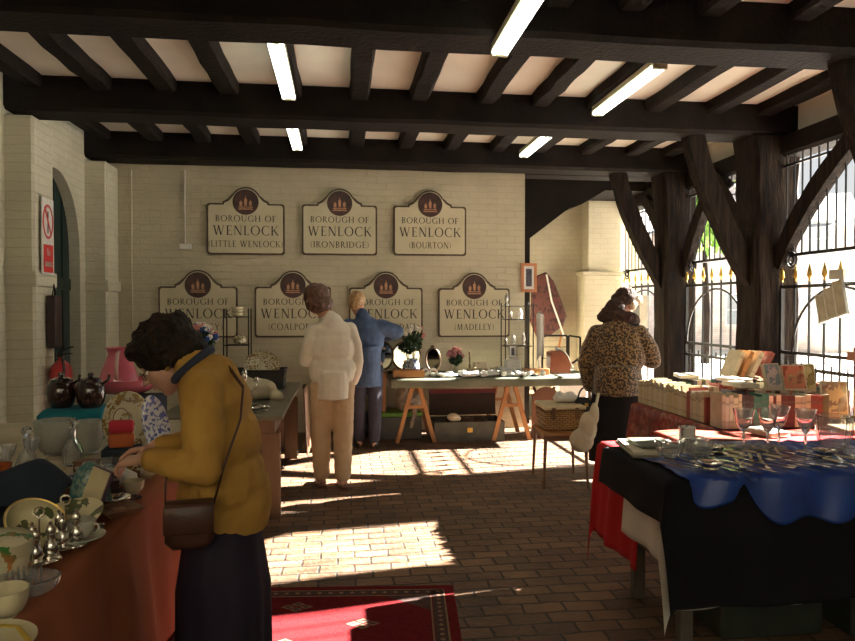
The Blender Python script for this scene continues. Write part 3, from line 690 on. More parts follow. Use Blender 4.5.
fuse(b, 'jumper', CREAMJ, g, .009, 7, .008, .10)
b = MB(); ell(b, (0, -.01, .86), (.175, .13, .12))
for s, y in ((-1, .06), (1, -.04)): chain(b, [(s * .088, -.005, .84), (s * .09, .01 + y * .4, .5), (s * .083, y, .115)], [.100, .086, .068], 14)
fuse(b, 'trousers', BEIGE, g, .009, 3, .016, .06)
for s, y in ((-1, .06), (1, -.04)):
    b = MB(); b.ball((s * .085, y + .06, .04), (.043, .125, .038), 14); b.box((s * .085, y + .05, .011), (.075, .23, .02), bev=.008); b.build('shoe', TAN, g, smooth=40)
b = MB(); F = T(*HC) @ HM.to_4x4()
b.ball((0, -.028, .035), (.112, .112, .105), 20, F); b.ball((0, -.055, -.045), (.118, .084, .085), 18, F); b.ball((0, .048, .085), (.06, .04, .034), 14, F)
for s in (-1, 1): b.ball((s * .078, -.005, -.02), (.024, .040, .070), 12, F)
fuse(b, 'hair', AUB, g, .008, 2, .020, .03)

# ---- the one in the blue coat
BLUEC = mat('blue quilted coat', (0.055, 0.095, 0.19), (0.035, 0.065, 0.14), .7, scale=9, bump=.3); DNAVY = mat('navy trousers', (0.03, 0.03, 0.05), None, .85)
BLOND = mat('dark blonde hair', (0.42, 0.26, 0.11), (0.22, 0.12, 0.05), .5, scale=30, bump=1, bscale=70)
g = thing('person', 'person with short blonde hair in a blue coat, one elbow raised, at the back table', 'person', (.28, 7.30, 0), 0, 'people at the sale')
HC = (-.10, .06, 1.555); HM = facing(-28, 14, 4)
b = MB(); taper(b, (0, 0, .92), (0, 0, 1.28), .10, .095, 14); head_shape(b, HC, HM, 1.0, (-.05, .0, 1.40))
chain(b, [(-.20, 0, 1.34), (-.24, .12, 1.12), (-.16, .30, 1.10)], [.05, .042, .028]); chain(b, [(.18, 0, 1.30), (.315, .02, 1.24), (.20, .22, 1.18)], [.05, .042, .028])
hand(b, (-.15, .32, 1.10), (.2, .9, -.1), (0, 0, -1), (1, 0, 0), 45); hand(b, (.19, .24, 1.17), (-.6, .75, -.2), (0, 0, -1), (-1, -.3, 0), 45)
for s, y in ((-1, .05), (1, -.03)): chain(b, [(s * .085, 0, .88), (s * .085, .02, .48), (s * .08, y, .09)], [.085, .056, .040]); taper(b, (s * .08, y - .03, .045), (s * .1, y + .14, .03), .034, .030)
fuse(b, 'body', SKIN, g, .010, 3); face_bits(HC, HM, 1.0, g)
b = MB(); ell(b, (-.01, 0, 1.29), (.195, .12, .12), 0, 6); ell(b, (0, -.01, 1.15), (.19, .135, .2)); b.tube([(0.01, -.008, z) for z in (.67, .80, .95, 1.1)], [.185, .18, .175, .175], 20, flat=.8)
chain(b, [(-.19, 0, 1.31), (-.24, .10, 1.13), (-.165, .28, 1.10)], [.083, .068, .048], 14); chain(b, [(.15, 0, 1.29), (.25, .0, 1.265), (.325, .01, 1.245), (.28, .11, 1.20), (.21, .21, 1.18)], [.092, .085, .074, .062, .05], 14)
taper(b, (-.03, 0, 1.36), (-.05, -.005, 1.43), .09, .072, 14)
fuse(b, 'coat', BLUEC, g, .010, 4, .016, .07)
b = MB()
for s, y in ((-1, .05), (1, -.03)): chain(b, [(s * .085, 0, .85), (s * .088, .02, .48), (s * .08, y, .10)], [.095, .078, .062], 14)
fuse(b, 'trousers', DNAVY, g, .010, 3, .012, .06)
for s, y in ((-1, .05), (1, -.03)): MB().ball((s * .088, y + .05, .04), (.042, .12, .038), 14).build('shoe', BLK, g, smooth=True)
b = MB(); F = T(*HC) @ HM.to_4x4(); b.ball((0, -.026, .035), (.090, .100, .092), 20, F); b.ball((0, -.06, -.02), (.076, .05, .07), 16, F); b.ball((0, .05, .082), (.055, .04, .03), 12, F)
fuse(b, 'hair', BLOND, g, .008, 2, .016, .03)

# ---- the one in the leopard-print coat
def leopard():
    m = bpy.data.materials.new('leopard print fur'); m.use_nodes = True; nt = m.node_tree; bs = nt.nodes['Principled BSDF']; L = nt.links.new
    t = nt.nodes.new('ShaderNodeTexCoord'); n = nt.nodes.new('ShaderNodeTexNoise'); n.inputs['Scale'].default_value = 40
    v = nt.nodes.new('ShaderNodeTexVoronoi'); v.inputs['Scale'].default_value = 62; v.distance = 'EUCLIDEAN'
    a = nt.nodes.new('ShaderNodeVectorMath'); a.operation = 'ADD'; s = nt.nodes.new('ShaderNodeVectorMath'); s.operation = 'SCALE'; s.inputs['Scale'].default_value = .02
    L(t.outputs['Object'], n.inputs['Vector']); L(n.outputs['Color'], s.inputs[0]); L(s.outputs[0], a.inputs[0]); L(t.outputs['Object'], a.inputs[1]); L(a.outputs[0], v.inputs['Vector'])
    c = nt.nodes.new('ShaderNodeValToRGB'); e = c.color_ramp.elements; e[0].position = .0; e[0].color = (.16, .085, .035, 1); e[1].position = .62; e[1].color = (.27, .17, .075, 1)
    for p, col in ((.12, (.02, .013, .008, 1)), (.46, (.022, .014, .009, 1))): q = e.new(p); q.color = col
    L(v.outputs['Distance'], c.inputs[0]); L(c.outputs[0], bs.inputs['Base Color']); bs.inputs['Roughness'].default_value = .85; bs.inputs['Sheen Weight'].default_value = .3
    bp = nt.nodes.new('ShaderNodeBump'); bp.inputs['Strength'].default_value = .4; bp.inputs['Distance'].default_value = .006; n2 = nt.nodes.new('ShaderNodeTexNoise'); n2.inputs['Scale'].default_value = 160
    L(t.outputs['Object'], n2.inputs['Vector']); L(n2.outputs['Fac'], bp.inputs['Height']); L(bp.outputs[0], bs.inputs['Normal'])
    return m
LEO = leopard(); FUR = mat('brown fur collar', (0.075, 0.032, 0.017), (0.03, 0.014, 0.009), .8, scale=40, bump=2, bscale=90)
BLKC = mat('black cloth', (0.012, 0.011, 0.013), (0.008, 0.007, 0.009), .9, scale=5, bump=.2)
PALE = mat('pale head patch', (0.75, 0.62, 0.44), (0.55, 0.38, 0.2), .5, scale=40, bump=1)
g = thing('person', 'person in a leopard print coat with brown fur collar at the book stall', 'person', (2.34, 5.52, 0), -32, 'people at the sale'); g.scale = (1.03, 1.03, 1.02)
HC = (.05, .13, 1.515); HM = facing(-22, 26, 12)
b = MB(); taper(b, (0, 0, .92), (0, 0, 1.26), .10, .095, 14); head_shape(b, HC, HM, 1.0, (.02, .03, 1.36))
chain(b, [(-.17, 0, 1.24), (-.245, -.03, 1.02), (-.235, .03, .80)], [.05, .042, .028]); chain(b, [(.17, .02, 1.24), (.25, .06, 1.06), (.22, .30, 1.02)], [.05, .042, .028])
hand(b, (-.238, .035, .78), (.05, .1, -1), (1, 0, 0), (0, 1, 0), 60); hand(b, (.215, .32, 1.01), (-.2, .95, -.1), (0, 0, -1), (-1, 0, .2), 40)
for s in (-1, 1): chain(b, [(s * .085, 0, .88), (s * .085, .02, .48), (s * .08, -.02, .09)], [.085, .056, .040]); taper(b, (s * .08, -.04, .045), (s * .1, .12, .03), .034, .030)
fuse(b, 'body', SKIN, g, .009, 3); face_bits(HC, HM, 1.0, g)
b = MB(); ell(b, (0, 0, 1.22), (.21, .135, .15)); ell(b, (0, -.02, 1.08), (.225, .155, .22)); b.tube([(0, -.005, z) for z in (.76, .88, 1.0)], [.255, .25, .23], 22, flat=.78)
chain(b, [(-.165, 0, 1.26), (-.225, -.03, 1.12), (-.255, -.035, 1.0), (-.235, .02, .81)], [.076, .078, .074, .056], 14); chain(b, [(.165, .01, 1.26), (.24, .03, 1.13), (.26, .07, 1.04), (.225, .27, 1.02)], [.076, .078, .072, .054], 14)
taper(b, (0, 0, 1.30), (.01, .02, 1.35), .12, .09, 14)
fuse(b, 'coat', LEO, g, .010, 4, .016, .08)
b = MB(); 
for i in range(14):
    a = 2 * PI * i / 14; b.ball((.02 + math.cos(a) * .100, .02 + math.sin(a) * .080, 1.365 - math.sin(a) * .035), (.055, .055, .055), 10)
fuse(b, 'fur_collar', FUR, g, .008, 1, .022, .02)
b = MB(); F = T(*HC) @ HM.to_4x4(); b.ball((-.01, -.035, .035), (.092, .098, .088), 20, F); b.ball((-.02, -.075, -.01), (.084, .06, .07), 16, F)
b.ball((-.075, .0, 1.425), (.075, .07, .06), 14); b.ball((-.03, .03, 1.475), (.085, .08, .075), 14); b.ball((-.12, -.01, 1.395), (.055, .05, .045), 12)
fuse(b, 'hair', FUR, g, .008, 1, .02, .025)
b = MB(); b.ball((.05, .035, .055), (.052, .052, .05), 14, F); b.ball((.072, .0, -.005), (.022, .04, .05), 12, F); fuse(b, 'pale_patch', PALE, g, .008, 1, .014, .02)  # pale patch over the front right of the brown hair
b = MB(); b.grid(lambda u, v: ((lambda a, k: (math.cos(a) * (.20 + .03 * v) * k, math.sin(a) * (.16 + .03 * v) * k, .86 - .66 * v))(2 * PI * u, 1 + .05 * v * math.sin(9 * 2 * PI * u))), 72, 12)
b.build('skirt', BLKC, g, smooth=True, solid=.006)
for s in (-1, 1): MB().ball((s * .085, .04, .04), (.042, .12, .038), 14).build('shoe', BLK, g, smooth=True)
BLKL = mat('black leather', (0.012, 0.011, 0.012), None, .35)
g = thing('handbag', 'black handbag hanging from the hand of the person in the leopard coat', 'bag', (2.13, 5.70, .46), -20)
b = MB(); b.box((0, 0, .13), (.20, .085, .26), bev=.02); b.build('pouch', BLKL, g, smooth=50); b = MB(); b.tube([(.07 * math.cos(R(a)), 0, .25 + .10 * math.sin(R(a))) for a in range(0, 181, 15)], .008, 8); b.build('handle', BLKL, g)
b = MB(); b.tube([(-.09, 0, .18), (-.10, -.03, .0), (-.07, -.04, -.12), (.0, -.05, -.135), (.04, -.04, -.10), (.05, -.04, .02)], .006, 8); b.build('loose_strap', BLKL, g, smooth=True); MB().box((0, -.046, .20), (.03, .012, .03)).build('clasp', GOLD, g)
CREAMB = mat('cream cotton', (0.62, 0.56, 0.40), (0.52, 0.46, 0.33), .9, scale=6, bump=.4)

# ================================================================ CLOTHS, TABLES
def drape(x0, x1, y0, y1, z, L=0, Rr=0, F=0, B=0, wave=.022, freq=16, nx=60, ny=60, flare=.06, seed=0, bump=0.0, sag=None):
    """cloth lying on a table top and falling over its edges by L, Rr, F (towards -Y) and B"""
    r = random.Random(seed); ph = [r.uniform(0, 6) for _ in range(6)]
    def fn(u, v):
        s, t = x0 - L + u * (x1 - x0 + L + Rr), y0 - F + v * (y1 - y0 + F + B)
        ex = max(0, x0 - s) - max(0, s - x1); ey = max(0, y0 - t) - max(0, t - y1)
        d = math.hypot(ex, ey); cx, cy = min(max(s, x0), x1), min(max(t, y0), y1)
        zz = z
        if bump: zz += bump * (math.sin(s * 19 + ph[3]) * math.sin(t * 23 + ph[4]) + .6 * math.sin(s * 41 + t * 33 + ph[5])) * .5 + bump * .6
        if d < 1e-6: return (cx, cy, zz)
        nxv, nyv = -ex / d, -ey / d; al = cx - cy; corner = 2 * abs(ex * ey) / (d * d)
        k = min(1, d / .25)
        w = wave * k * (math.sin(freq * al + ph[0] + 2 * d) + .5 * math.sin(freq * 2.3 * al + ph[1] + 3 * d)) * (1 - corner) + wave * 1.2 * k * corner
        o = .010 + flare * d + max(w, -(.006 + flare * d))
        return (cx + nxv * o, cy + nyv * o, z - d * .985 + (bump * .6 if bump else 0) * max(0, 1 - d * 8))
    return MB().grid(fn, nx, ny)
OAK = mat('worn oak', (0.20, 0.105, 0.05), (0.12, 0.06, 0.03), .5, scale=6, stretch=(1, 1, .3), bump=.2)
PINE = mat('orange pine', (0.42, 0.19, 0.06), (0.33, 0.14, 0.045), .45, scale=6, stretch=(.3, 1, 1), bump=.1)
GREYW = mat('grey weathered wood', (0.10, 0.085, 0.065), (0.06, 0.05, 0.04), .7, scale=8, bump=.4)
TERRA = mat('terracotta cloth', (0.34, 0.115, 0.052), (0.28, 0.092, 0.042), .9, scale=3, bump=.15, bscale=120, spec=.2)
NAVYC = mat('dark navy cloth', (0.008, 0.018, 0.035), (0.005, 0.012, 0.022), .9, scale=4)
CREAMC = mat('cream table linen', (0.50, 0.43, 0.30), (0.42, 0.36, 0.25), .85, scale=5, bump=.3)
TEAL = mat('teal cloth', (0.0, 0.16, 0.21), (0.0, 0.12, 0.16), .85, scale=5, bump=.2)
def simple_table(name, label, x0, x1, y0, y1, z, m, leg=.05, th=.03, apron=.08, gp=None, inset=.03, cat='table'):
    g = thing(name, label, cat, ((x0 + x1) / 2, (y0 + y1) / 2, 0), 0, gp); a, c = (x1 - x0) / 2, (y1 - y0) / 2
    MB().box((0, 0, z - th / 2), (2 * a, 2 * c, th), bev=.006).build('table_top', m, g)
    b = MB()
    for s in (-1, 1):
        b.box((0, s * (c - inset - .01), z - th - apron / 2), (2 * a - 2 * inset - leg, .02, apron)); b.box((s * (a - inset - .01), 0, z - th - apron / 2), (.02, 2 * c - 2 * inset - leg, apron))
    b.build('apron', m, g)
    for sx in (-1, 1):
        for sy in (-1, 1): MB().box((sx * (a - inset), sy * (c - inset), (z - th) / 2), (leg, leg, z - th), bev=.004).build('leg', m, g)
    return g
simple_table('trestle_table', 'long table under the terracotta cloth along the left wall', -1.92, -.76, 1.25, 3.34, .765, OAK, .06)
tag(drape(-1.93, -.75, 1.24, 3.35, .770, L=.3, Rr=.66, F=.5, B=.03, wave=.014, freq=11, nx=70, ny=110, flare=.05, seed=2).build('tablecloth', TERRA, smooth=True, solid=.003), 'terracotta cloth covering the long left table and hanging to the floor', 'tablecloth')
simple_table('side_table', 'plain table against the left wall under the teal covered box', -2.25, -.82, 3.42, 4.6, .765, OAK, .06)
tag(drape(-2.26, -.81, 3.41, 4.61, .770, L=.15, Rr=.5, F=.02, B=.3, wave=.014, seed=3, nx=40, ny=40).build('tablecloth', CREAMC, smooth=True, solid=.003), 'cream linen cloth on the table beyond the terracotta one', 'tablecloth')
tag(drape(-1.75, -.93, 1.75, 2.72, .777, bump=.008, L=0, Rr=0, nx=40, ny=40, seed=4).build('table_runner', NAVYC, smooth=True, solid=.003), 'dark navy cloth spread under the crockery on the left table', 'cloth')
# sloping navy-covered display behind the crockery
b = MB(); b.grid(lambda u, v: (-1.72 + .72 * u, 2.50 + .26 * v + .04 * u + .01 * math.sin(9 * u), .788 + (.06 + .125 * u * u) * math.sin(PI * (.04 + .92 * v)) ** .8 * (1 if u < .85 else max(.1, (1 - u) / .15) ** .5) + .006 * math.sin(14 * u + 5 * v)), 44, 24)
tag(b.build('draped_cloth', NAVYC, smooth=True, solid=.004), 'humped dark navy cloth behind the tilted flowered bowl', 'cloth')
b = MB(); b.grid(lambda u, v: (-1.86 + .80 * u, 2.74 + .62 * v, .776 + .012 * math.sin(12 * u + 3) * math.sin(9 * v) + .012), 30, 20); tag(b.build('lace_mat', CREAMC, smooth=True, solid=.003), 'crumpled cream linen mat between navy cloth and glass', 'cloth')

# crockery materials
GLASS = mat('cut glass', (0.97, 0.98, 0.98), (0.93, 0.95, 0.95), .03, trans=.92, ior=1.55, spec=1.0)
CLEAR = mat('clear glass', (0.97, 0.98, 0.97), None, .04, trans=.82, ior=1.45, spec=1.0)
FROST = mat('frosted glass', (0.75, 0.74, 0.66), None, .25, trans=.55, ior=1.4)
SILVER = mat('polished silver', (0.80, 0.77, 0.70), (0.7, 0.67, 0.6), .16, 1.0, scale=12)
CHINA = mat('cream china', (0.62, 0.56, 0.36), (0.55, 0.49, 0.32), .22, scale=10)
def china_flowers(name, base, c1, c2, sc=22, th=.64):
    m = mat(name, base, tuple(x * .92 for x in base), .25, scale=8); nt = m.node_tree; bs = nt.nodes['Principled BSDF']; src = bs.inputs['Base Color'].links[0].from_socket
    t = nt.nodes.new('ShaderNodeTexCoord'); n = nt.nodes.new('ShaderNodeTexNoise'); n.inputs['Scale'].default_value = sc; n.inputs['Detail'].default_value = 3; nt.links.new(t.outputs['Object'], n.inputs['Vector'])
    c = nt.nodes.new('ShaderNodeValToRGB'); c.color_ramp.interpolation = 'CONSTANT'; c.color_ramp.elements[0].color = (0, 0, 0, 1); c.color_ramp.elements[1].position = th; c.color_ramp.elements[1].color = (1, 1, 1, 1); nt.links.new(n.outputs['Fac'], c.inputs[0])
    k = nt.nodes.new('ShaderNodeValToRGB'); k.color_ramp.elements[0].position = .4; k.color_ramp.elements[1].position = .6; k.color_ramp.elements[0].color = (*c1, 1); k.color_ramp.elements[1].color = (*c2, 1); n2 = nt.nodes.new('ShaderNodeTexNoise'); n2.inputs['Scale'].default_value = 14; nt.links.new(t.outputs['Object'], n2.inputs['Vector']); nt.links.new(n2.outputs['Fac'], k.inputs[0])
    mx = nt.nodes.new('ShaderNodeMixRGB'); nt.links.new(c.outputs[0], mx.inputs[0]); nt.links.new(src, mx.inputs[1]); nt.links.new(k.outputs[0], mx.inputs[2]); nt.links.new(mx.outputs[0], bs.inputs['Base Color'])
    return m
FLOR = china_flowers('floral china', (0.62, 0.56, 0.34), (0.16, 0.05, 0.10), (0.10, 0.12, 0.05), 20, .60)
FLORG = china_flowers('green leaf china', (0.62, 0.56, 0.36), (0.06, 0.20, 0.05), (0.45, 0.16, 0.05), 24, .58)
BLUEW = china_flowers('blue and white china', (0.60, 0.62, 0.62), (0.06, 0.08, 0.25), (0.12, 0.14, 0.35), 45, .52)
GILT = china_flowers('gilt patterned china', (0.55, 0.50, 0.34), (0.30, 0.20, 0.05), (0.22, 0.12, 0.06), 60, .52)
PINKC = mat('pink lustre china', (0.62, 0.14, 0.19), (0.50, 0.10, 0.15), .12, scale=5, coat=.6)
BROWNC = mat('treacle brown glaze', (0.035, 0.012, 0.008), (0.02, 0.008, 0.006), .10, coat=.8)
def shell(prof, t):
    """close an open profile with an inner wall of thickness t"""
    return prof + [(max(.0005, r - t), z + (t * .3 if i == 0 else 0)) for i, (r, z) in enumerate(reversed(prof))][:-1] + [(0.0, prof[0][1] + t)]
def bowl_prof(r, h, foot=.4, t=.005, n=10):
    p = [(r * foot, 0), (r * foot * .95, h * .06)] + [(r * (foot * .9 + (1 - foot * .9) * math.sin(PI / 2 * i / n) ** .9), h * (.08 + .92 * (1 - math.cos(PI / 2 * i / n)))) for i in range(1, n + 1)]
    return shell(p, t)
def bowl(name, label, cat, loc, r, h, m, tilt=(0, 0), wave=0, nw=12, foot=.4, t=.005, group=None, part='vessel'):
    g = thing(name, label, cat, loc, 0, group)
    MB().lathe(bowl_prof(r, h, foot, t), 36 if m is not GLASS else 24, rot(tilt[0], tilt[1], 0), wave=wave, nw=nw).build(part, m, g, smooth=50 if m is not GLASS else False)
    return g
# tilted flowered bowl, round tin, cruet, cup and saucer
g = thing('serving_bowl', 'tilted cream bowl with purple flowers standing on the navy cloth', 'bowl', (-.935, 2.225, .828), 0)
MB().lathe(bowl_prof(.075, .056, .5, .005), 40, rot(38, 32, 0) @ T(0, 0, -.034), sx=1.25).build('vessel', FLOR, g, smooth=50)
b = MB(); b.tube([(.0935 * math.cos(2 * PI * i / 40), .075 * math.sin(2 * PI * i / 40), .022) for i in range(40)], .0022, 6, closed=True, M=rot(38, 32, 0)); b.build('rim', GOLD, g)
g = thing('serving_plate', 'yellowish oval plate lying behind the tilted flowered bowl', 'plate', (-.89, 2.335, .80), 0)
MB().lathe([(.03, 0), (.07, .004), (.10, .016), (.10, .019), (.068, .008), (0, .006)], 36, rot(18, -14, 20), sx=1.2).build('dish', FLOR, g, smooth=50)
g = thing('lidded_tin', 'round cream tin with green leaves and orange flowers at the near left', 'tin', (-.925, 1.94, .782), 0)
MB().lathe([(.088, 0), (.092, .006), (.092, .062), (.088, .068)], 40).build('tin_body', FLORG, g, smooth=40)
MB().lathe([(.094, .060), (.097, .064), (.097, .094), (.088, .104), (.05, .110), (0, .112)], 40).build('lid', FLORG, g, smooth=40)
def cruet(loc, label):
    g = thing('cruet_set', label, 'cruet', loc)
    MB().lathe([(.052, 0), (.056, .004), (.050, .010), (.012, .014), (0, .014)], 28, wave=.05, nw=4).build('stand', SILVER, g, smooth=40)
    for k, (x, y) in enumerate(((-.024, .012), (.024, .016), (.0, -.026))):
        c = MB().lathe([(.014, 0), (.020, .012), (.018, .030), (.009, .044), (.013, .052), (.012, .060)], 16, T(x, y, .012)).build('bottle', SILVER, g, smooth=50)
        MB().lathe([(.011, 0), (.013, .008), (.008, .020), (.004, .026), (.006, .031), (0, .036)], 14, T(x, y, .072)).build('stopper', SILVER, c, smooth=50)
    b = MB(); b.tube([(0, 0, .01), (0, 0, .125)], .003, 6); ring(b, (0, 0, .138), .014, .003, 'Y', 14); b.build('carrying_ring', SILVER, g)
    for k in range(4): a = PI / 4 + k * PI / 2; MB().ball((.047 * math.cos(a), .047 * math.sin(a), .004), .009, 10).build('foot', SILVER, g, smooth=True)
cruet((-.84, 2.02, .790), 'silver cruet stand with stoppered bottles, nearer of the two'); cruet((-.815, 2.14, .790), 'silver cruet stand just behind the nearer cruet')
def cup(name, label, loc, m, rz=0, saucer=True, s=1.0, tilt=0, group=None):
    g = thing(name, label, 'cup', loc, rz, group); z = .010 if saucer else 0
    M = T(0, 0, z) @ Matrix.Scale(s, 4) @ rot(tilt, 0, 0)
    MB().lathe(bowl_prof(.042, .052, .5, .003), 28, M).build('vessel', m, g, smooth=50)
    MB().tube([(.038, 0, .042), (.060, 0, .044), (.064, 0, .030), (.054, 0, .016), (.034, 0, .014)], .004, 8, M=M).build('handle', m, g, smooth=True)
    if saucer: MB().lathe([(.025, 0), (.045, .003), (.070, .012), (.070, .015), (.043, .007), (0, .006)], 30).build('saucer', m, g, smooth=50)
    return g
cup('teacup', 'pale green and white teacup near the edge of the terracotta cloth', (-.79, 2.19, .790), mat('pale green china', (.50, .56, .42), (.42, .34, .30), .2, scale=14), -20)
cup('teacup', 'cream cup on the terracotta cloth in front of the spiky glass dish', (-.785, 1.70, .775), CHINA, 200, False, 1.25)
bowl('cream_jug', 'low cream bowl beside the cream cup in the near left corner', 'bowl', (-.872, 1.66, .775), .05, .05, CHINA)
g = thing('posy_holder', 'clear glass posy holder with upright pins on the terracotta cloth', 'glass dish', (-.795, 1.83, .776))
MB().lathe(bowl_prof(.062, .040, .6, .006), 32, sx=1.35).build('vessel', GLASS, g, smooth=50)
b = MB(); [b.tube([(.055 * i / 4 - .03 + (j % 2) * .006, .014 * j - .028, .008), (.055 * i / 4 - .03 + (j % 2) * .006, .014 * j - .028, .060)], .0022, 6) for i in range(5) for j in range(5)]; b.build('glass_pins', GLASS, g)
g = thing('serving_plate', 'white plate with a yellow ribbon in the nearest left corner of the terracotta cloth', 'plate', (-.765, 1.53, .776))
MB().lathe([(.05, 0), (.085, .004), (.115, .014), (.115, .017), (.083, .008), (0, .007)], 40).build('dish', CHINA, g, smooth=50); MB().tube([(-.09, .05, .02), (-.02, .07, .026), (.06, .055, .024), (.11, -.01, .022), (.125, -.07, .010)], .006, 8, flat=.3).build('ribbon', mat('yellow ribbon', (.5, .33, .02), None, .5), g, smooth=True)
g = thing('small_teapot', 'dark glazed pot beside the ribboned plate at the very front left', 'teapot', (-.885, 1.555, .776)); MB().lathe([(.03, 0), (.05, .02), (.052, .04), (.03, .065), (.01, .07), (.012, .08), (0, .086)], 24).build('pot_body', BROWNC, g, smooth=60); MB().tube([(.045, 0, .03), (.07, 0, .04), (.08, 0, .062)], [.01, .008, .006], 8).build('spout', BROWNC, g, smooth=True)
# leaning card / book
g = thing('greeting_card', 'cream fronted picture card standing tilted on the navy cloth', 'card', (-.865, 2.445, .785), -28)
M = rot(-14, 14, 0); MB().box((0, 0, .085), (.085, .012, .17), M).build('card_back', mat('plum card edge', (.10, .05, .09), None, .5), g); MB().box((0, -.008, .085), (.078, .004, .162), M).build('card_front', mat('cream card', (.52, .45, .28), (.46, .38, .22), .5, scale=12), g)
g = thing('scalloped_jar', 'teal patterned scalloped jar behind the tilted card', 'jar', (-.90, 2.585, .785))
MB().lathe([(.075, 0), (.070, .05), (.058, .10), (.038, .14), (.012, .158), (0, .16)], 36, sy=.6, wave=.03, nw=14).build('jar_body', china_flowers('teal lattice', (.05, .13, .13), (.16, .22, .18), (.12, .2, .18), 60, .5), g, smooth=60)
g = thing('butter_dish', 'diamond shaped wooden dish beside the tilted card', 'dish', (-.775, 2.50, .780), 40)
MB().add([(-.05, -.05, .0), (.05, -.05, 0), (.05, .05, 0), (-.05, .05, 0), (-.065, -.065, .02), (.065, -.065, .02), (.065, .065, .02), (-.065, .065, .02), (-.05, -.05, .022), (.05, -.05, .022), (.05, .05, .022), (-.05, .05, .022), (-.03, -.03, .008), (.03, -.03, .008), (.03, .03, .008), (-.03, .03, .008)],
         [(3, 2, 1, 0)] + [(k + i, k + (i + 1) % 4, k + 4 + (i + 1) % 4, k + 4 + i) for k in (0, 4, 8) for i in range(4)] + [(12, 13, 14, 15)]).build('dish', OAK, g); MB().box((0, 0, .012), (.04, .04, .006)).build('inlay', mat('amber inlay', (.35, .15, .05), None, .3), g)
def silver_dish(x, y, label, r=.055, z=.776):
    g = thing('silver_dish', label, 'dish', (x, y, z)); MB().lathe([(r * .5, 0), (r * .6, .004), (r * .55, .010), (r * .9, .022), (r, .030), (r, .033), (r * .85, .026), (0, .016)], 32, wave=.02, nw=16).build('dish', SILVER, g, smooth=50)
silver_dish(-.82, 2.60, 'silver dish lying between the diamond dish and the glass bowl', .055); silver_dish(-.875, 2.68, 'silver dish tucked beside the cut glass bowl', .06)
g = thing('tea_spoon', 'spoon lying on the edge of the terracotta cloth beside the green teacup', 'spoon', (-.765, 2.30, .783), -70); MB().box((0, 0, .003), (.10, .008, .003)).build('handle', SILVER, g); MB().ball((-.06, 0, .003), (.018, .011, .004), 12).build('spoon_bowl', SILVER, g, smooth=True)
bowl('glass_bowl', 'dark looking cut glass bowl between card and white shell', 'bowl', (-.93, 2.84, .792), .085, .095, GLASS, wave=.03, nw=16, t=.007)
g = thing('shell_ornament', 'white pointed conch ornament below the hands of the person in mustard', 'ornament', (-.83, 2.86, .782)); b = MB()
b.lathe([(.0, 0), (.028, .02), (.036, .045), (.020, .075), (.006, .105), (0, .115)], 18, rot(20, -25, 0), wave=.12, nw=5); b.build('shell_body', mat('white porcelain', (.70, .68, .60), (.6, .57, .5), .2), g, smooth=60)
for i, (x, y, l) in enumerate(((-.815, 3.00, 'small cream porcelain cup behind the white conch ornament'), (-.90, 3.06, 'cream porcelain cup near the black hat'), (-.80, 2.76, 'cream cup nearest the shoulder bag'))): cup('coffee_cup', l, (x, y, .780), CHINA, 40 + 70 * i, False, .95)
g = thing('porcelain_bird', 'long white porcelain bird figurine lying behind the dark glass bowl', 'figurine', (-.99, 3.00, .783), 10); b = MB(); b.ball((0, 0, .022), (.06, .024, .022), 16); b.ball((.062, 0, .034), (.018, .014, .014), 12); b.lathe([(.008, 0), (0, .022)], 8, T(.076, 0, .034) @ rot(0, 90, 0)); b.lathe([(.014, 0), (.004, .05)], 8, T(-.045, 0, .026) @ rot(0, -75, 0)); b.build('bird_body', CHINA, g, smooth=True)
# black hat, red felt bag
BLKF = mat('black felt', (.010, .009, .010), None, .95)
g = thing('felt_hat', 'black felt hat lying between the red bag and the hands of the person in mustard', 'hat', (-.93, 3.12, .775)); MB().lathe([(.10, 0), (.105, .006), (.08, .012), (.066, .020), (.062, .07), (.050, .088), (.02, .092), (0, .090)], 32, wave=.03, nw=3).build('crown', BLKF, g, smooth=60); 
g = thing('felt_bag', 'small red felt bag with orange lower half and a loop handle', 'bag', (-1.00, 3.27, .86), 6)
REDF = mat('red felt', (.50, .03, .05), (.42, .02, .04), .9); ORF = mat('orange felt', (.48, .12, .03), (.4, .09, .03), .9)
MB().box((0, 0, .095), (.105, .035, .06), bev=.008).build('upper_panel', REDF, g, smooth=50); MB().box((0, 0, .033), (.108, .037, .066), bev=.008).build('lower_panel', ORF, g, smooth=50); MB().tube([(.035 * math.cos(R(a)), 0, .125 + .055 * math.sin(R(a))) for a in range(0, 181, 15)], .005, 8, flat=.5).build('handle', OAK, g)
g = thing('stacked_box', 'small cloth covered box under the red felt bag', 'box', (-1.00, 3.28, .775), 6); MB().box((0, 0, .0425), (.16, .11, .085), bev=.006).build('carton', NAVYC, g)
# glassware at the back left
bowl('glass_bowl', 'large upturned frosted glass shade, left of the pair behind the navy hump', 'bowl', (-1.40, 3.56, .776), .095, .17, FROST, foot=.55, wave=.03, nw=10)
bowl('glass_bowl', 'large upturned frosted glass shade beside the red felt bag', 'bowl', (-1.25, 3.58, .776), .072, .16, FROST, foot=.6, wave=.03, nw=10)
def goblet(r, h, st, m=CLEAR, t=.003, wave=0.0):
    b = MB(); p = [(r * .8, 0), (r * .78, .003), (.006, .012), (.005, .02), (.006, st), (r * .32, st + .012), (r * .62, st + (h - st) * .35), (r * .82, st + (h - st) * .7), (r, h)]
    return b.lathe(shell(p[1:], t)[:len(p) - 1] + [(r - t, h), (r * .82 - t, st + (h - st) * .7), (r * .62 - t, st + (h - st) * .35), (.001, st + .022)], 24, wave=wave, nw=10)
def tumbler(r, h, t=.003): return MB().lathe([(r * .75, 0), (r * .8, .004), (r, h), (r - t, h), (r * .75, .010), (0, .009)], 24, wave=.02, nw=12)
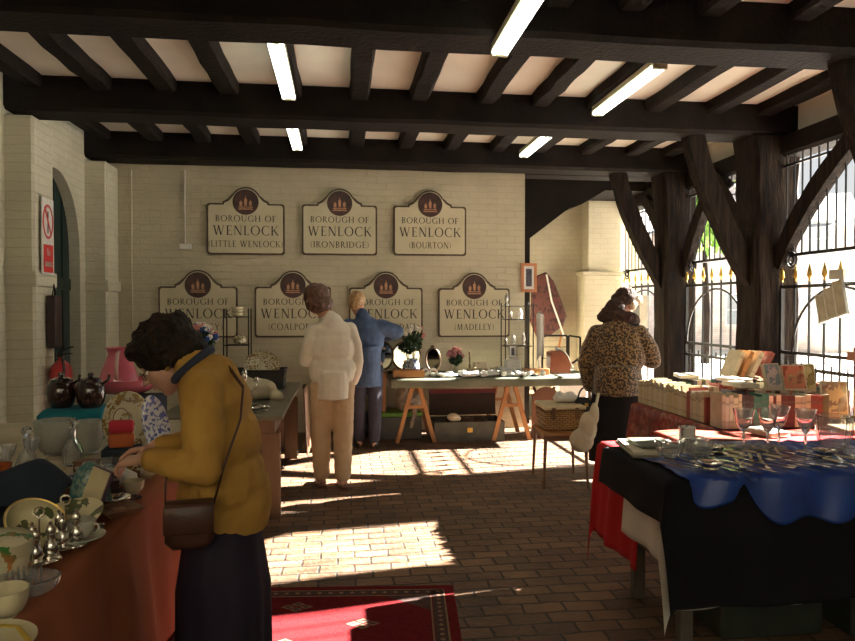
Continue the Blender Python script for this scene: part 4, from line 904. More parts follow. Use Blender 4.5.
gl = thing('wine_glass', 'clear glass in the cluster of glasses by the left wall', 'glass', (-1.58, 3.12, .79), 0, 'clear glasses clustered on the left table'); goblet(.036, .13, .055).build('glass_body', CLEAR, gl, smooth=50)
for x, y in ((-1.50, 3.08), (-1.43, 3.15), (-1.53, 3.20), (-1.40, 3.04), (-1.36, 3.20), (-1.47, 3.0), (-1.62, 3.02)): dup(gl, (x, y, .79), scale=random.uniform(.85, 1.15))
g = thing('candle_glass', 'amber glass tumbler on the left table', 'glass', (-1.35, 2.93, .79)); tumbler(.030, .085).build('glass_body', mat('amber glass', (.75, .22, .06), None, .05, trans=.7), g, smooth=50)
g = thing('candle_glass', 'small dark violet glass left of the amber tumbler', 'glass', (-1.47, 2.90, .79)); tumbler(.024, .07).build('glass_body', mat('violet glass', (.06, .02, .05), None, .08), g, smooth=50)
g = thing('brass_tray', 'small brass tray in front of the violet glass', 'tray', (-1.42, 2.80, .79)); MB().lathe([(.07, 0), (.08, .008), (.08, .011), (.066, .004), (0, .004)], 30, sx=1.4).build('dish', GOLD, g, smooth=50)
silver_dish(-1.36, 2.86, 'dark silver dish beside the brass tray', .04, .79)
g = thing('water_jug', 'tall cream jug with brown band at the left edge', 'jug', (-1.52, 2.82, .79)); MB().lathe(shell([(.045, 0), (.055, .02), (.062, .08), (.055, .13), (.042, .17), (.050, .20), (.056, .215)], .005), 30).build('vessel', china_flowers('brown marbled china', (.45, .36, .22), (.14, .06, .05), (.2, .1, .08), 7, .52), g, smooth=50); MB().tube([(.05, 0, .19), (.095, 0, .18), (.10, 0, .12), (.06, 0, .07)], .007, 8).build('handle', CHINA, g, smooth=True)
g = thing('flower_vase', 'small flowered china vase at the left edge of the left table', 'vase', (-1.30, 2.60, .79)); MB().lathe(shell([(.03, 0), (.04, .03), (.035, .07), (.026, .09), (.034, .10)], .004), 24).build('vessel', FLOR, g, smooth=50)
# teal box with brown pots, pink wash set, platters
g = thing('display_box', 'teal cloth covered box under the two brown pots', 'box', (-1.44, 3.95, .775), 4); MB().box((0, 0, .09), (.34, .26, .18), bev=.03).build('teal_cover', TEAL, g, smooth=60)
def pot(x, y, label):
    g = thing('brown_pot', label, 'pot', (x, y, .955)); MB().lathe([(.05, 0), (.068, .03), (.076, .08), (.070, .125), (.055, .145)], 28).build('pot_body', BROWNC, g, smooth=50); MB().lathe([(.058, .143), (.055, .155), (.03, .165), (.012, .168), (.016, .180), (.012, .19), (0, .192)], 24).build('lid', BROWNC, g, smooth=50)
    b = MB(); b.tube([(.06, 0, .13), (.095, -.01, .15), (.10, -.01, .18)], .008, 8); b.build('spout', BROWNC, g, smooth=True)
pot(-1.52, 3.95, 'treacle brown lidded pot, left of the pair on the teal box'); pot(-1.36, 3.93, 'treacle brown lidded pot next to the pink wash bowl')
g = thing('wash_stand_box', 'plain covered box under the pink wash bowl', 'box', (-1.18, 4.28, .775)); MB().box((0, 0, .10), (.22, .26, .20), bev=.02).build('cloth_cover', NAVYC, g, smooth=60)
bowl('wash_bowl', 'wide pink lustre wash bowl', 'bowl', (-1.28, 4.30, .977), .17, .095, PINKC, foot=.4)
g = thing('pink_jug', 'tall pink lustre jug standing in the pink wash bowl', 'jug', (-1.33, 4.31, .990)); MB().lathe(shell([(.095, 0), (.120, .02), (.118, .06), (.095, .14), (.072, .20), (.060, .235), (.072, .262), (.080, .270)], .006), 34).build('vessel', PINKC, g, smooth=50); MB().tube([(.02, -.066, .25), (.03, -.12, .24), (.03, -.14, .17), (.02, -.105, .09)], .011, 8).build('handle', mat('pale pink glaze', (.72, .45, .42), None, .2), g, smooth=True)
def platter(label, loc, rz, tilt, rx, ry, m, mc):
    g = thing('platter', label, 'plate', loc, rz); M = T(0, 0, ry) @ rot(90 + tilt, 0, 0)
    MB().lathe([(.5, -.02), (.62, -.018), (.95, .0), (1, .006), (.97, .012), (.65, -.006)], 44, M @ Matrix.Diagonal((rx, ry, .8, 1))).build('rim', m, g, smooth=50); MB().lathe([(.66, -.012), (.64, -.005), (0, -.007)], 44, M @ Matrix.Diagonal((rx, ry, .8, 1))).build('centre', mc, g, smooth=50)
platter('large oval cream platter with a gilt border propped up behind the red bag', (-1.06, 3.56, .775), 20, -14, .115, .155, GILT, CHINA)
platter('blue and white oval plate propped on edge by the face of the person in mustard', (-.90, 3.46, .775), 60, -14, .085, .150, BLUEW, BLUEW)
# mid-left table and its goods
MIDW = mat('greenish table top', (0.16, 0.14, 0.09), (0.10, 0.09, 0.06), .4, scale=5)
g = thing('panel_end_table', 'brown table with thick panel legs between the mustard and white clad people', 'table', (-.83, 5.9, 0))
MB().box((0, 0, .735), (.86, 2.2, .03), bev=.006).build('table_top', MIDW, g); MB().box((0, 0, .67), (.74, 2.05, .10)).build('apron', OAK, g)
for sx in (-1, 1):
    for sy in (-1, 1): MB().box((sx * .34, sy * .98, .31), (.13, .06, .62), bev=.006).build('leg', OAK, g)
g = thing('candelabra', 'tall silver branched candlestick on the panel legged table', 'candlestick', (-.70, 5.12, .751)); MB().lathe([(.055, 0), (.06, .008), (.03, .02), (.012, .04), (.018, .07), (.010, .10), (.014, .15), (.009, .2), (.016, .235), (.02, .25), (.014, .27)], 20).build('column', SILVER, g, smooth=50)
for s in (-1, 1): MB().tube([(0, 0, .16), (s * .05, 0, .14), (s * .085, 0, .17), (s * .085, 0, .21)], .006, 8).build('branch', SILVER, g, smooth=True)
for s in (-1, 0, 1): MB().lathe([(.010, 0), (.022, .01), (.022, .014), (.013, .018), (.013, .035)], 14, T(s * .085, 0, .205 if s else .262)).build('cup', SILVER, g, smooth=50)
for i, (x, y, r) in enumerate(((-.62, 4.98, .05), (-.55, 5.06, .04), (-.66, 5.25, .05), (-.75, 4.97, .045))): silver_dish(x, y, ('silver dish nearest the corner of the panel legged table', 'small silver dish by the right edge of the panel legged table', 'silver dish against the cream cushion', 'silver dish left of the candlestick')[i], r, .751)
g = thing('cushion', 'heaped cream cloth cushion on the panel legged table', 'cushion', (-.72, 5.75, .75)); b = MB(); b.ball((0, 0, .07), (.20, .20, .085), 18); b.ball((.07, -.05, .10), (.12, .14, .07), 16); b.ball((-.08, .06, .10), (.13, .12, .075), 16); b.ball((.2, -.1, .03), (.06, .05, .04), 12); fuse(b, 'cloth_heap', CREAMC, g, .012, 3, .03, .1); tag(g, cat='cushion')
WICK = brick_mat('dark wicker', (0.045, 0.030, 0.020), (0.03, 0.02, 0.014), (0.005, 0.004, 0.003), .035, .016, 'XZ', .004, .6, 1.0)
g = thing('wicker_basket', 'long dark wicker basket behind the cream cushion', 'basket', (-.80, 6.52, .751)); b = MB(); 
pr = [(-.26, .0), (.26, .0), (.29, .17), (-.29, .17)]; b.prism(pr, -.15, -.135); b.prism(pr, .135, .15); [b.box((s * .272, 0, .085), (.014, .29, .17), rot(0, 0, 0)) for s in (-1, 1)]; b.box((0, 0, .01), (.52, .29, .02)); b.build('basket_body', WICK, g)
b = MB(); b.tube([(-.29, -.15, .17), (.29, -.15, .17), (.29, .15, .17), (-.29, .15, .17)], .012, 8, closed=True); b.build('rim', WICK, g)
g = thing('brass_tray', 'scalloped gilt oval tray standing in the dark basket', 'tray', (-.74, 6.62, .775), 0); MB().lathe([(.0, .002), (.85, .0), (.95, .01), (1, .02), (.97, .026), (.84, .008), (0, .008)], 40, T(0, 0, .175) @ rot(80, 0, 0) @ Matrix.Diagonal((.17, .145, .5, 1)), wave=.03, nw=10).build('dish', GILT, g, smooth=50)
def wire_rack(name, label, loc, w, d, h, tiers, rz=0, back=True):
    g = thing(name, label, 'shelf', loc, rz); b = MB()
    for sx in (-1, 1):
        for sy in (-1, 1): b.bar((sx * w / 2, sy * d / 2, 0), (sx * w / 2, sy * d / 2, h), .012, .012); b.lathe([(.009, 0), (.002, .03)], 8, T(sx * w / 2, sy * d / 2, h))
    b.build('uprights', IRON, g)
    for z in tiers:
        b = MB(); [b.bar((-w / 2, y, z), (w / 2, y, z), .008, .008) for y in (-d / 2, -d / 6, d / 6, d / 2)]; [b.bar((x, -d / 2, z), (x, d / 2, z), .008, .008) for x in (-w / 2, w / 2)]; b.build('shelf', IRON, g)
    return g
wire_rack('wire_shelf', 'black wire shelf unit behind the person in mustard', (-1.02, 6.98, .751), .24, .2, .72, (.1, .38, .66))
g = thing('china_ornament', 'small gilt ornament on the middle tier of the wire shelf behind the person in mustard', 'ornament', (-1.0, 6.98, 1.137)); MB().lathe([(.03, 0), (.06, .02), (.07, .05), (.05, .08), (.02, .09), (0, .1)], 20).build('pot_body', GILT, g, smooth=60)
for i in range(3):
    g = thing('china_bowl', 'white china bowl stacked on top of the wire shelf behind the person in mustard', 'bowl', (-1.02, 6.98, 1.417 + .03 * i), 0, 'stacked white bowls on the wire shelf'); MB().lathe(bowl_prof(.06, .035, .5, .004), 24).build('vessel', CHINA, g, smooth=50)
# artificial flowers behind the head
def bouquet(name, label, loc, r, h, vm, petals, n=40, vr=.05, vh=.14, rs=5, spread=1.0):
    g = thing(name, label, 'flowers', loc); rr = random.Random(rs)
    MB().lathe(shell([(vr * .7, 0), (vr, vh * .3), (vr * .9, vh * .7), (vr * .6, vh * .9), (vr * .8, vh)], .004), 24).build('vase', vm, g, smooth=50)
    b = MB(); leafball(b, (0, 0, h - r * .3), r * .95, 160, .035, rr); [b.tube([(0, 0, vh * .7), (rr.uniform(-r, r) * .5, rr.uniform(-r, r) * .5, h)], .0025, 5) for _ in range(9)]; b.build('foliage', mat('dark leaf', (.03, .07, .02), (.015, .04, .012), .6), g)
    for i in range(n):
        a = rr.uniform(0, 6.28); e = rr.uniform(-.2, 1.5); q = Vector((math.cos(a) * math.cos(e), math.sin(a) * math.cos(e), math.sin(e))) * r * rr.uniform(.75, 1.05) * spread + Vector((0, 0, h))
        fb = MB(); s = rr.uniform(.016, .026)
        for k in range(6): fb.ball((q.x + s * .7 * math.cos(k), q.y + s * .5 * math.sin(k * 2), q.z + s * .7 * math.sin(k)), s * .62, 8)
        fb.build('bloom', petals[i % len(petals)], g, smooth=True)
    return g
PK = mat('pink petals', (.62, .25, .22), (.5, .18, .16), .7); WH = mat('white petals', (.72, .68, .58), None, .7); BL = mat('blue petals', (.04, .10, .32), None, .7); MVE = mat('dusty pink petals', (.40, .16, .16), (.3, .1, .1), .8)
bouquet('flower_vase', 'vase of blue, pink and white flowers behind the head of the person in mustard', (-1.17, 6.0, .751), .12, .50, BLUEW, [BL, PK, WH], 30, .055, .36)
b = MB(); b.box((0, 0, .2), (.3, .3, .4), bev=.01); 
g = thing('cardboard_box', 'blue topped box on the floor under the far end of the panel legged table', 'box', (-.62, 7.45, 0)); b.build('carton', mat('brown card', (.2, .12, .07), None, .8), g); MB().ball((.02, -.1, .47), (.10, .10, .08), 14).build('blue_cloth', mat('blue cloth', (.02, .12, .35), None, .7), g, smooth=True)
g = thing('draped_sack', 'brown cloth sack hanging off the far right end of the panel legged table', 'cloth', (-.34, 6.70, .12)); MB().grid(lambda u, v: (.02 * math.sin(7 * v) + .03 * u, -.25 + .5 * v, .62 * (1 - u) + .03 * math.sin(5 * v)), 10, 16).build('cloth', OAK, g, smooth=True, solid=.01)

# more of the jumble on the left table
DEC = [(.030, 0), (.042, .01), (.045, .06), (.030, .10), (.012, .125), (.014, .16), (.018, .165)]
for i, (x, y, l) in enumerate(((-1.30, 3.02, 'squat clear decanter between the amber tumbler and the frosted bowls'), (-1.20, 3.24, 'clear decanter behind the black felt hat'), (-1.72, 2.94, 'clear decanter close to the left wall'))):
    g = thing('decanter', l, 'decanter', (x, y, .79)); MB().lathe(shell(DEC, .004), 16).build('vessel', GLASS, g); MB().lathe([(.010, 0), (.010, .01), (.022, .03), (.014, .05), (0, .055)], 12, T(0, 0, .162)).build('stopper', GLASS, g)
for i, (x, y, r, h, m, l) in enumerate(((-1.16, 2.92, .05, .05, CHINA, 'small cream bowl right of the amber tumbler'), (-1.08, 2.86, .055, .03, BLUEW, 'blue and white dish beside the navy hump'), (-1.24, 2.84, .045, .06, FLOR, 'flowered sugar bowl in front of the amber tumbler'), (-1.06, 3.02, .05, .04, GLASS, 'small cut glass dish beside the white bird'), (-.86, 2.96, .045, .045, GILT, 'gilt patterned bowl under the hands of the person in mustard'), (-1.50, 2.66, .06, .03, GILT, 'gilt dish near the flowered vase'), (-1.12, 2.10, .06, .035, BLUEW, 'blue and white dish left of the cruets'), (-1.12, 1.80, .05, .06, FLOR, 'flowered cup shaped bowl behind the round tin'))): bowl('china_dish' if m is not GLASS else 'glass_dish', l, 'dish', (x, y, .79), r, h, m)
for i, (x, y, rz, m, l) in enumerate(((-.90, 2.74, 30, MAR, 'maroon jewellery box beside the silver dishes'), (-1.34, 3.20, 10, CREAMC, 'cream card box under the edge of the glass cluster'), (-1.10, 3.12, -8, OAK, 'little wooden box beside the black hat'))):
    g = thing('trinket_box', l, 'box', (x, y, .79), rz); MB().box((0, 0, .018), (.09, .06, .036), bev=.003).build('box_body', m, g); MB().box((0, 0, .042), (.094, .064, .012), bev=.003).build('lid', m, g)
g = thing('bead_necklace', 'string of dark beads lying near the edge of the terracotta cloth', 'necklace', (-.80, 2.66, .782)); b = MB(); [b.ball((.045 * math.cos(t) + .01 * math.sin(3 * t), .035 * math.sin(t), .005), .0055, 8) for t in [2 * PI * i / 26 for i in range(26)]]; b.build('beads', MAR, g, smooth=True)

# ================================================================ BACK TABLE AND THE CORNER
GREENC = mat('dull green baize', (0.15, 0.15, 0.10), (0.10, 0.105, 0.07), .9, scale=5)
g = thing('trestle_table', 'long board table on wooden A trestles before the back wall', 'table', (1.70, 7.76, 0))
MB().box((0, 0, .715), (2.35, .90, .03)).build('table_top', OAK, g)
for x, y in ((-.87, -.26), (-.87, .26), (.22, -.26), (.22, .26)):
    b = MB(); b.bar((x - .21, y, 0), (x - .02, y, .70), .035, .045); b.bar((x + .21, y, 0), (x + .02, y, .70), .035, .045); b.box((x, y, .40), (.24, .02, .035)); b.build('trestle', PINE, g)
tag(drape(.545, 2.88, 7.30, 8.21, .735, L=.02, Rr=.05, F=.10, wave=.02, freq=5, seed=8, nx=70, ny=40, flare=.03).build('tablecloth', GREENC, smooth=True, solid=.004), 'dull green cloth sagging over the front of the back table', 'tablecloth')
simple_table('side_table', 'orange pine table at the elbow of the person in blue', -.30, .52, 7.72, 8.22, .76, PINE, .045)
g = thing('wooden_tray', 'shallow pine drawer tray on the left front corner of the back table', 'tray', (.74, 7.46, .742)); b = MB(); b.box((0, 0, .012), (.34, .22, .016)); [b.box((0, s * .105, .04), (.34, .012, .07)) for s in (-1, 1)]; [b.box((s * .165, 0, .04), (.012, .2, .07)) for s in (-1, 1)]; b.build('tray_body', PINE, g)
MIRR = mat('mirror glass', (.85, .82, .72), None, .03, 1.0); BRZ = mat('dark gilt frame', (.16, .09, .04), (.07, .04, .02), .4, .4, scale=30)
def mirror(label, loc, rx, ry, rz, tilt, wave=.0):
    g = thing('oval_mirror', label, 'mirror', loc, rz); M = T(0, 0, ry + .015) @ rot(-tilt, 0, 0)
    MB().tube([(rx * math.cos(t), 0, ry * math.sin(t)) for t in [2 * PI * i / 36 for i in range(36)]], .013, 8, M=M, closed=True).build('frame', BRZ, g, smooth=True)
    MB().lathe([(0, -.003), (.96, -.003), (1, 0), (.96, .004), (0, .004)], 36, M @ rot(90, 0, 0) @ Matrix.Diagonal((rx, ry, 1, 1))).build('mirror_glass', MIRR, g)
    b = MB(); b.ball((0, -.004, ry + .02), (.025, .01, .018), 10, M); b.tube([(0, .01, -ry + .06), (0, .10, -ry * 1.0 - .01)], .008, 8, M=M); b.build('crest', BRZ, g)
mirror('small dark framed oval mirror left of the pink flowers on the back table', (1.08, 7.92, .742), .085, .135, 6, 10); mirror('oval gilt framed mirror just right of the blue coat', (.50, 8.02, .765), .115, .16, -4, 10); mirror('round dark framed mirror behind the vase of white roses', (.78, 8.08, .742), .17, .17, 3, 8)
bouquet('flower_vase', 'blue and white vase of white roses and dark leaves on the back table', (.84, 7.86, .742), .13, .42, BLUEW, [WH, PK, WH], 12, .075, .17, 9)
bouquet('flower_vase', 'small vase of dusty pink flowers on the back table', (1.33, 7.82, .742), .085, .20, CHINA, [MVE, PK], 34, .035, .09, 3)
g = thing('candlestick', 'slim dark candlestick right of the dusty pink flowers', 'candlestick', (1.53, 7.98, .742)); MB().lathe([(.035, 0), (.038, .006), (.010, .02), (.014, .06), (.007, .10), (.012, .16), (.008, .2), (.015, .22), (.012, .235)], 16).build('column', BRZ, g, smooth=50)
# lace and white things
LACE = mat('white lace linen', (.84, .82, .77), (.76, .74, .69), .9, scale=30, bump=.6)
def heap(name, label, cat, loc, r, m, seed=0, group=None, n=6):
    g = thing(name, label, cat, loc, 0, group); rr = random.Random(seed); b = MB()
    b.ball((0, 0, r[2] * .35), (r[0], r[1], r[2] * .38), 14)
    for _ in range(n): b.ball((rr.uniform(-.65, .65) * r[0], rr.uniform(-.65, .65) * r[1], r[2] * .42), (r[0] * .35, r[1] * .4, r[2] * .5), 10)
    o = fuse(b, 'folded_cloth', m, g, .010, 2, .012, .05); return g
for i, (x, y, rx, h, l) in enumerate(((1.18, 7.46, .12, .05, 'crumpled white lace under the small oval mirror'), (1.42, 7.44, .13, .06, 'white lace heap in front of the dusty pink flowers'), (1.66, 7.50, .12, .07, 'white lace heap before the slim candlestick'), (1.93, 7.46, .14, .07, 'white lace heap in front of the black wire shelf'))): heap('lace_linen', l, 'linen', (x, y, .74), (rx, .13, h), LACE, i)
for i, (x, y, z, l) in enumerate(((1.02, 7.46, .745, 'white ring shaped ornament left on the lace'), (.93, 7.44, .745, 'white ring shaped ornament beside the pine tray'))):
    g = thing('napkin_ring', l, 'ornament', (x, y, z), 20 * i); b = MB(); ring(b, (0, 0, .045), .036, .012, 'Y', 18, k=8); b.build('ring', LACE, g, smooth=True)
for i, (x, y, l) in enumerate(((.58, 7.86, 'dark glass dish before the gilt oval mirror'), (.66, 7.98, 'dark bowl between the gilt mirror and the rose vase'), (.98, 7.98, 'dark dish right of the rose vase'), (.70, 7.78, 'dark saucer behind the pine tray'))): bowl('dark_dish', l, 'dish', (x, y, .742), .06 + .008 * i, .035, BROWNC)
for i, (x, y, l) in enumerate(((1.50, 7.80, 'stubby white cup behind the lace, left one'), (1.60, 7.84, 'stubby white cup behind the lace, right one'), (1.80, 7.86, 'white cup beside the patterned cream box'))): cup('teacup', l, (x, y, .742), CHINA, 50 * i, False, 1.1)
g = thing('patterned_box', 'cream box with pink pattern standing on the back table', 'box', (1.66, 7.98, .742), 8); MB().box((0, 0, .055), (.16, .09, .11), bev=.006).build('carton', china_flowers('pink sprig card', (.62, .54, .42), (.45, .2, .16), (.4, .3, .2), 18, .58), g)
g = thing('reclining_figurine', 'long pale figurine lying right of the patterned cream box', 'figurine', (1.98, 7.82, .742)); b = MB(); b.ball((0, 0, .03), (.13, .04, .03), 14); b.ball((-.12, 0, .05), (.03, .028, .03), 12); b.ball((.1, .0, .035), (.06, .03, .025), 12); fuse(b, 'figure', LACE, g, .008, 2)
wire_rack('wire_shelf', 'black wire shelf with silver frames at the right end of the back table', (2.12, 8.02, .742), .34, .22, .80, (.30, .62, .78))
SF = mat('silver frame', (.72, .70, .66), None, .25, .9); PHOTO = mat('dark photograph', (.10, .09, .12), (.03, .03, .05), .3, scale=30)
def frame(label, loc, rz, w, h, m, pm, tilt=12, name='picture_frame', bw=.02):
    g = thing(name, label, 'picture frame', loc, rz); M = rot(-tilt, 0, 0); b = MB()
    [b.box((s * (w / 2 - bw / 2), 0, h / 2), (bw, .014, h), M) for s in (-1, 1)]; [b.box((0, 0, h / 2 + s * (h / 2 - bw / 2)), (w - 2 * bw, .014, bw), M) for s in (-1, 1)]; b.build('frame', m, g)
    MB().box((0, .003, h / 2), (w - 2 * bw, .006, h - 2 * bw), M).build('mount', LACE, g); MB().box((0, -.002, h / 2), (w - 3.6 * bw, .005, h - 4 * bw), M).build('picture', pm, g)
    if tilt: MB().bar((0, .004 + math.sin(R(tilt)) * h * .6, h * .6), (0, .03 + h * .42, 0.0), .02, .004).build('strut', m, g)
    return g
frame('silver photo frame tilted on the back table in front of the wire shelf', (2.03, 7.86, .90), -8, .11, .17, SF, PHOTO, 14)
g = thing('stacked_box', 'white lidded box under the tilted silver photo frame', 'box', (2.03, 7.90, .742)); MB().box((0, 0, .075), (.17, .16, .15), bev=.008).build('carton', LACE, g)
for i, (x, y, z, l) in enumerate(((1.98, 8.02, 1.050, 'silver trinket on the lower tier of the wire shelf, left'), (2.08, 8.02, 1.050, 'silver trinket on the lower tier of the wire shelf, middle'), (2.20, 8.02, 1.050, 'tall silver trinket on the lower tier of the wire shelf'), (2.04, 8.02, 1.370, 'silver jug on the upper tier of the wire shelf'), (2.16, 8.02, 1.370, 'white figurine on the upper tier of the wire shelf'), (1.99, 8.03, 1.530, 'small clear ornament on top of the wire shelf'))):
    g = thing('trinket', l, 'ornament', (x, y, z)); k = .8 + .25 * (i % 3); MB().lathe([(.025, 0), (.03, .01), (.012, .025), (.028, .055), (.02, .09), (.008, .11), (0, .12)], 16, Matrix.Diagonal((.9, .9, k, 1)), wave=.06, nw=5).build('figure', (SILVER, LACE, SF)[i % 3], g, smooth=60)
for i, (x, y, l) in enumerate(((2.14, 7.74, 'silver dish under the wire shelf'), (2.28, 7.70, 'silver dish beside the mahogany box'))): silver_dish(x, y, l, .07, .742)
g = thing('silver_trophy', 'slim silver stand hung with white lace right of the wire shelf', 'stand', (2.36, 7.90, .742)); MB().lathe([(.05, 0), (.05, .01), (.01, .03), (.01, .55), (.03, .6), (.035, .68), (.01, .72), (0, .73)], 16).build('column', SILVER, g, smooth=50)
MB().grid(lambda u, v: (.04 * math.cos(5 * u) + .012, .04 * math.sin(5 * u) - .01, .66 - .5 * v + .03 * math.sin(9 * u)), 16, 12).build('lace', LACE, g, smooth=True, solid=.004)
ORNG = mat('orange picture mount', (.50, .19, .08), (.42, .15, .06), .5)
frame('orange framed picture fixed to the end of the white back wall', (2.34, 8.283, 1.70), 0, .20, .36, ORNG, PHOTO, 0, 'wall_picture', .035)
g = thing('writing_slope', 'mahogany quarter round box with a cream cloth on the right end of the back table', 'box', (2.52, 7.72, .742), 0); MB().prism([(-.10, 0), (.14, 0), (.14, .10), (.11, .19), (.04, .25), (-.04, .26), (-.10, .24)], -.08, .08).build('carcass', mat('mahogany', (.26, .075, .03), (.18, .05, .02), .3, scale=6), g)
MB().grid(lambda u, v: (-.02 + .20 * u, -.085 + .02 * math.sin(9 * u) + .1 * v, .262 - .22 * u * u + .02 * math.sin(8 * v) + .02), 10, 8).build('cloth', LACE, g, smooth=True, solid=.004)
g = thing('cigar_box', 'low orange wooden box in front of the mahogany quarter round box', 'box', (2.20, 7.50, .742), 4); MB().box((0, 0, .035), (.30, .10, .07), bev=.004).build('carcass', PINE, g); MB().box((0, -.053, .03), (.03, .006, .02)).build('clasp', GOLD, g)
b = MB(); M_ = rot(0, 0, 0)
for i, (x0, z0, x1, z1) in enumerate(((0, 0, .30, 0), (.30, 0, .30, .42), (.30, .42, 0, .42), (0, .42, 0, 0))): b.bar((x0, 0, z0), (x1, 0, z1), .022, .022)
g = thing('fireguard', 'black wire folding screen behind the mahogany box', 'screen', (2.46, 8.10, .742), -10); b.build('frame', IRON, g)
b = MB(); [b.bar((0, 0, z), (.30, 0, z), .008, .008) for z in (.14, .28)]; b.build('wires', IRON, g)
b = MB(); [b.bar((x0, 0, z0), (x1, 0, z1), .022, .022) for x0, z0, x1, z1 in ((.32, .05, .46, .15), (.46, .15, .46, .40), (.46, .40, .32, .42), (.32, .42, .32, .05))]; b.build('side_leaf', IRON, g)
# under the back table
TRK = mat('grey green trunk', (.10, .095, .07), (.07, .065, .05), .7, scale=8, bump=.3)
g = thing('open_trunk', 'open grey green trunk with a maroon lined lid under the back table', 'trunk', (1.44, 7.72, 0)); b = MB()
for s in (-1, 1): b.box((0, s * .22, .11), (.80, .015, .22)); b.box((s * .392, 0, .11), (.015, .43, .22))
b.box((0, 0, .01), (.8, .44, .02)); b.build('chest', TRK, g); M = T(0, .235, .23) @ rot(-8, 0, 0)
MB().box((0, 0, .15), (.80, .02, .30), M).build('lid', mat('dark lining', (.05, .03, .02), None, .8), g); MB().box((0, -.03, .28), (.80, .06, .05), M).build('lid_rim', mat('maroon trim', (.16, .02, .02), (.12, .015, .015), .5), g); MB().box((.0, -.232, .13), (.06, .012, .05)).build('latch', GOLD, g)
heap('trunk_contents', 'jumble of brown and grey cloth inside the open trunk', 'cloth', (1.44, 7.70, .05), (.30, .16, .22), mat('brown fur cloth', (.14, .085, .05), (.06, .035, .02), .9, scale=14, bump=1), 11)
g = thing('plush_toy', 'cream shell shaped hat resting on the trunk edge', 'hat', (1.26, 7.56, .222)); b = MB(); b.ball((0, 0, .045), (.07, .05, .05), 14); b.ball((.05, .0, .03), (.04, .04, .035), 12); fuse(b, 'hat_body', CREAMC, g, .008, 2)
GRB = mat('green plastic crate', (.13, .30, .03), (.10, .24, .02), .5)
g = thing('storage_crate', 'green topped storage crate under the left of the back table', 'crate', (.62, 7.90, 0)); MB().box((0, 0, .13), (.60, .40, .26), bev=.01).build('crate_body', mat('grey crate', (.10, .10, .09), None, .6), g); MB().box((0, 0, .285), (.62, .42, .05), bev=.01).build('lid', GRB, g)
g = thing('carrier_bag', 'crumpled beige and grey bag behind the left trestle', 'bag', (.78, 7.78, .31)); b = MB(); b.ball((0, 0, .12), (.16, .12, .14), 16); b.ball((-.06, -.03, .20), (.09, .08, .10), 14); b.tube([(.04, -.12, .1), (.05, -.16, -.02), (.0, -.17, -.16)], [.035, .03, .02], 8); fuse(b, 'bag_body', mat('crumpled beige', (.36, .28, .20), (.20, .17, .15), .8, scale=8), g, .010, 2, .03, .07)
g = thing('carrier_bag', 'grey and blue bag on the floor under the orange pine table', 'bag', (.22, 7.98, 0)); b = MB(); b.ball((0, 0, .15), (.17, .12, .16), 16); b.ball((.1, 0, .09), (.12, .1, .09), 14); fuse(b, 'bag_body', mat('grey blue plastic', (.16, .16, .18), (.04, .05, .16), .6, scale=5), g, .010, 2, .03, .07)
g = thing('leaf_table', 'brown half round folded table leaf standing under the right of the back table', 'table', (2.36, 7.62, 0)); MB().prism([(-.17, .0), (.17, 0)] + [(.17 * math.cos(R(a)), .42 + .17 * math.sin(R(a))) for a in range(0, 181, 15)], -.012, .012).build('table_leaf', mat('walnut', (.17, .07, .03), (.11, .045, .02), .4, scale=5), g)
b = MB(); b.bar((-.12, .06, 0), (.12, .06, .58), .03, .03); b.bar((.12, .10, 0), (-.12, .10, .58), .03, .03); b.build('gate_leg', OAK, g)
g = thing('draped_shawl', 'dark red paisley shawl hanging in the recess behind the orange picture', 'shawl', (3.02, 9.88, 0)); b = MB()
sp = [(-.22, 1.30), (-.20, 1.75), (-.12, 1.98), (.02, 2.04), (.14, 1.90), (.26, 1.60), (.34, 1.38), (.30, 1.24), (.10, 1.10), (-.10, 1.02)]
b.prism(sp, -.06, .0); o = b.build('cloth', china_flowers('paisley red', (.10, .035, .03), (.17, .09, .06), (.04, .015, .015), 14, .52), g); k = o.modifiers.new('soft', 'BEVEL'); k.width = .02; k.segments = 3
MB().tube([(.02, -.07, 2.0), (.10, -.075, 1.6), (.22, -.075, 1.28), (.30, -.075, 1.05)], .014, 8).build('white_edging', LACE, g)
g = thing('broom', 'long wooden broom handle leaning in the white recess', 'broom', (3.0, 9.5, 0)); MB().bar((.0, 0, .12), (.42, .62, 1.38), .028, .028).build('handle', PINE, g); MB().box((0, -.02, .06), (.32, .07, .12), bev=.01).build('brush_head', OAK, g)
for i, (x, y, z, l) in enumerate(((2.72, 9.3, .30, 'dark crate on the recess floor nearest the back table'), (3.15, 9.1, .45, 'pale box stacked in the recess behind the leopard coat'))):
    g = thing('storage_crate', l, 'crate', (x, y, 0)); MB().box((0, 0, z / 2), (.4, .34, z), bev=.01).build('crate_body', (TRK, LACE)[i], g); MB().box((0, 0, z + .01), (.42, .36, .03), bev=.008).build('lid', (OAK, GREYW)[i], g)
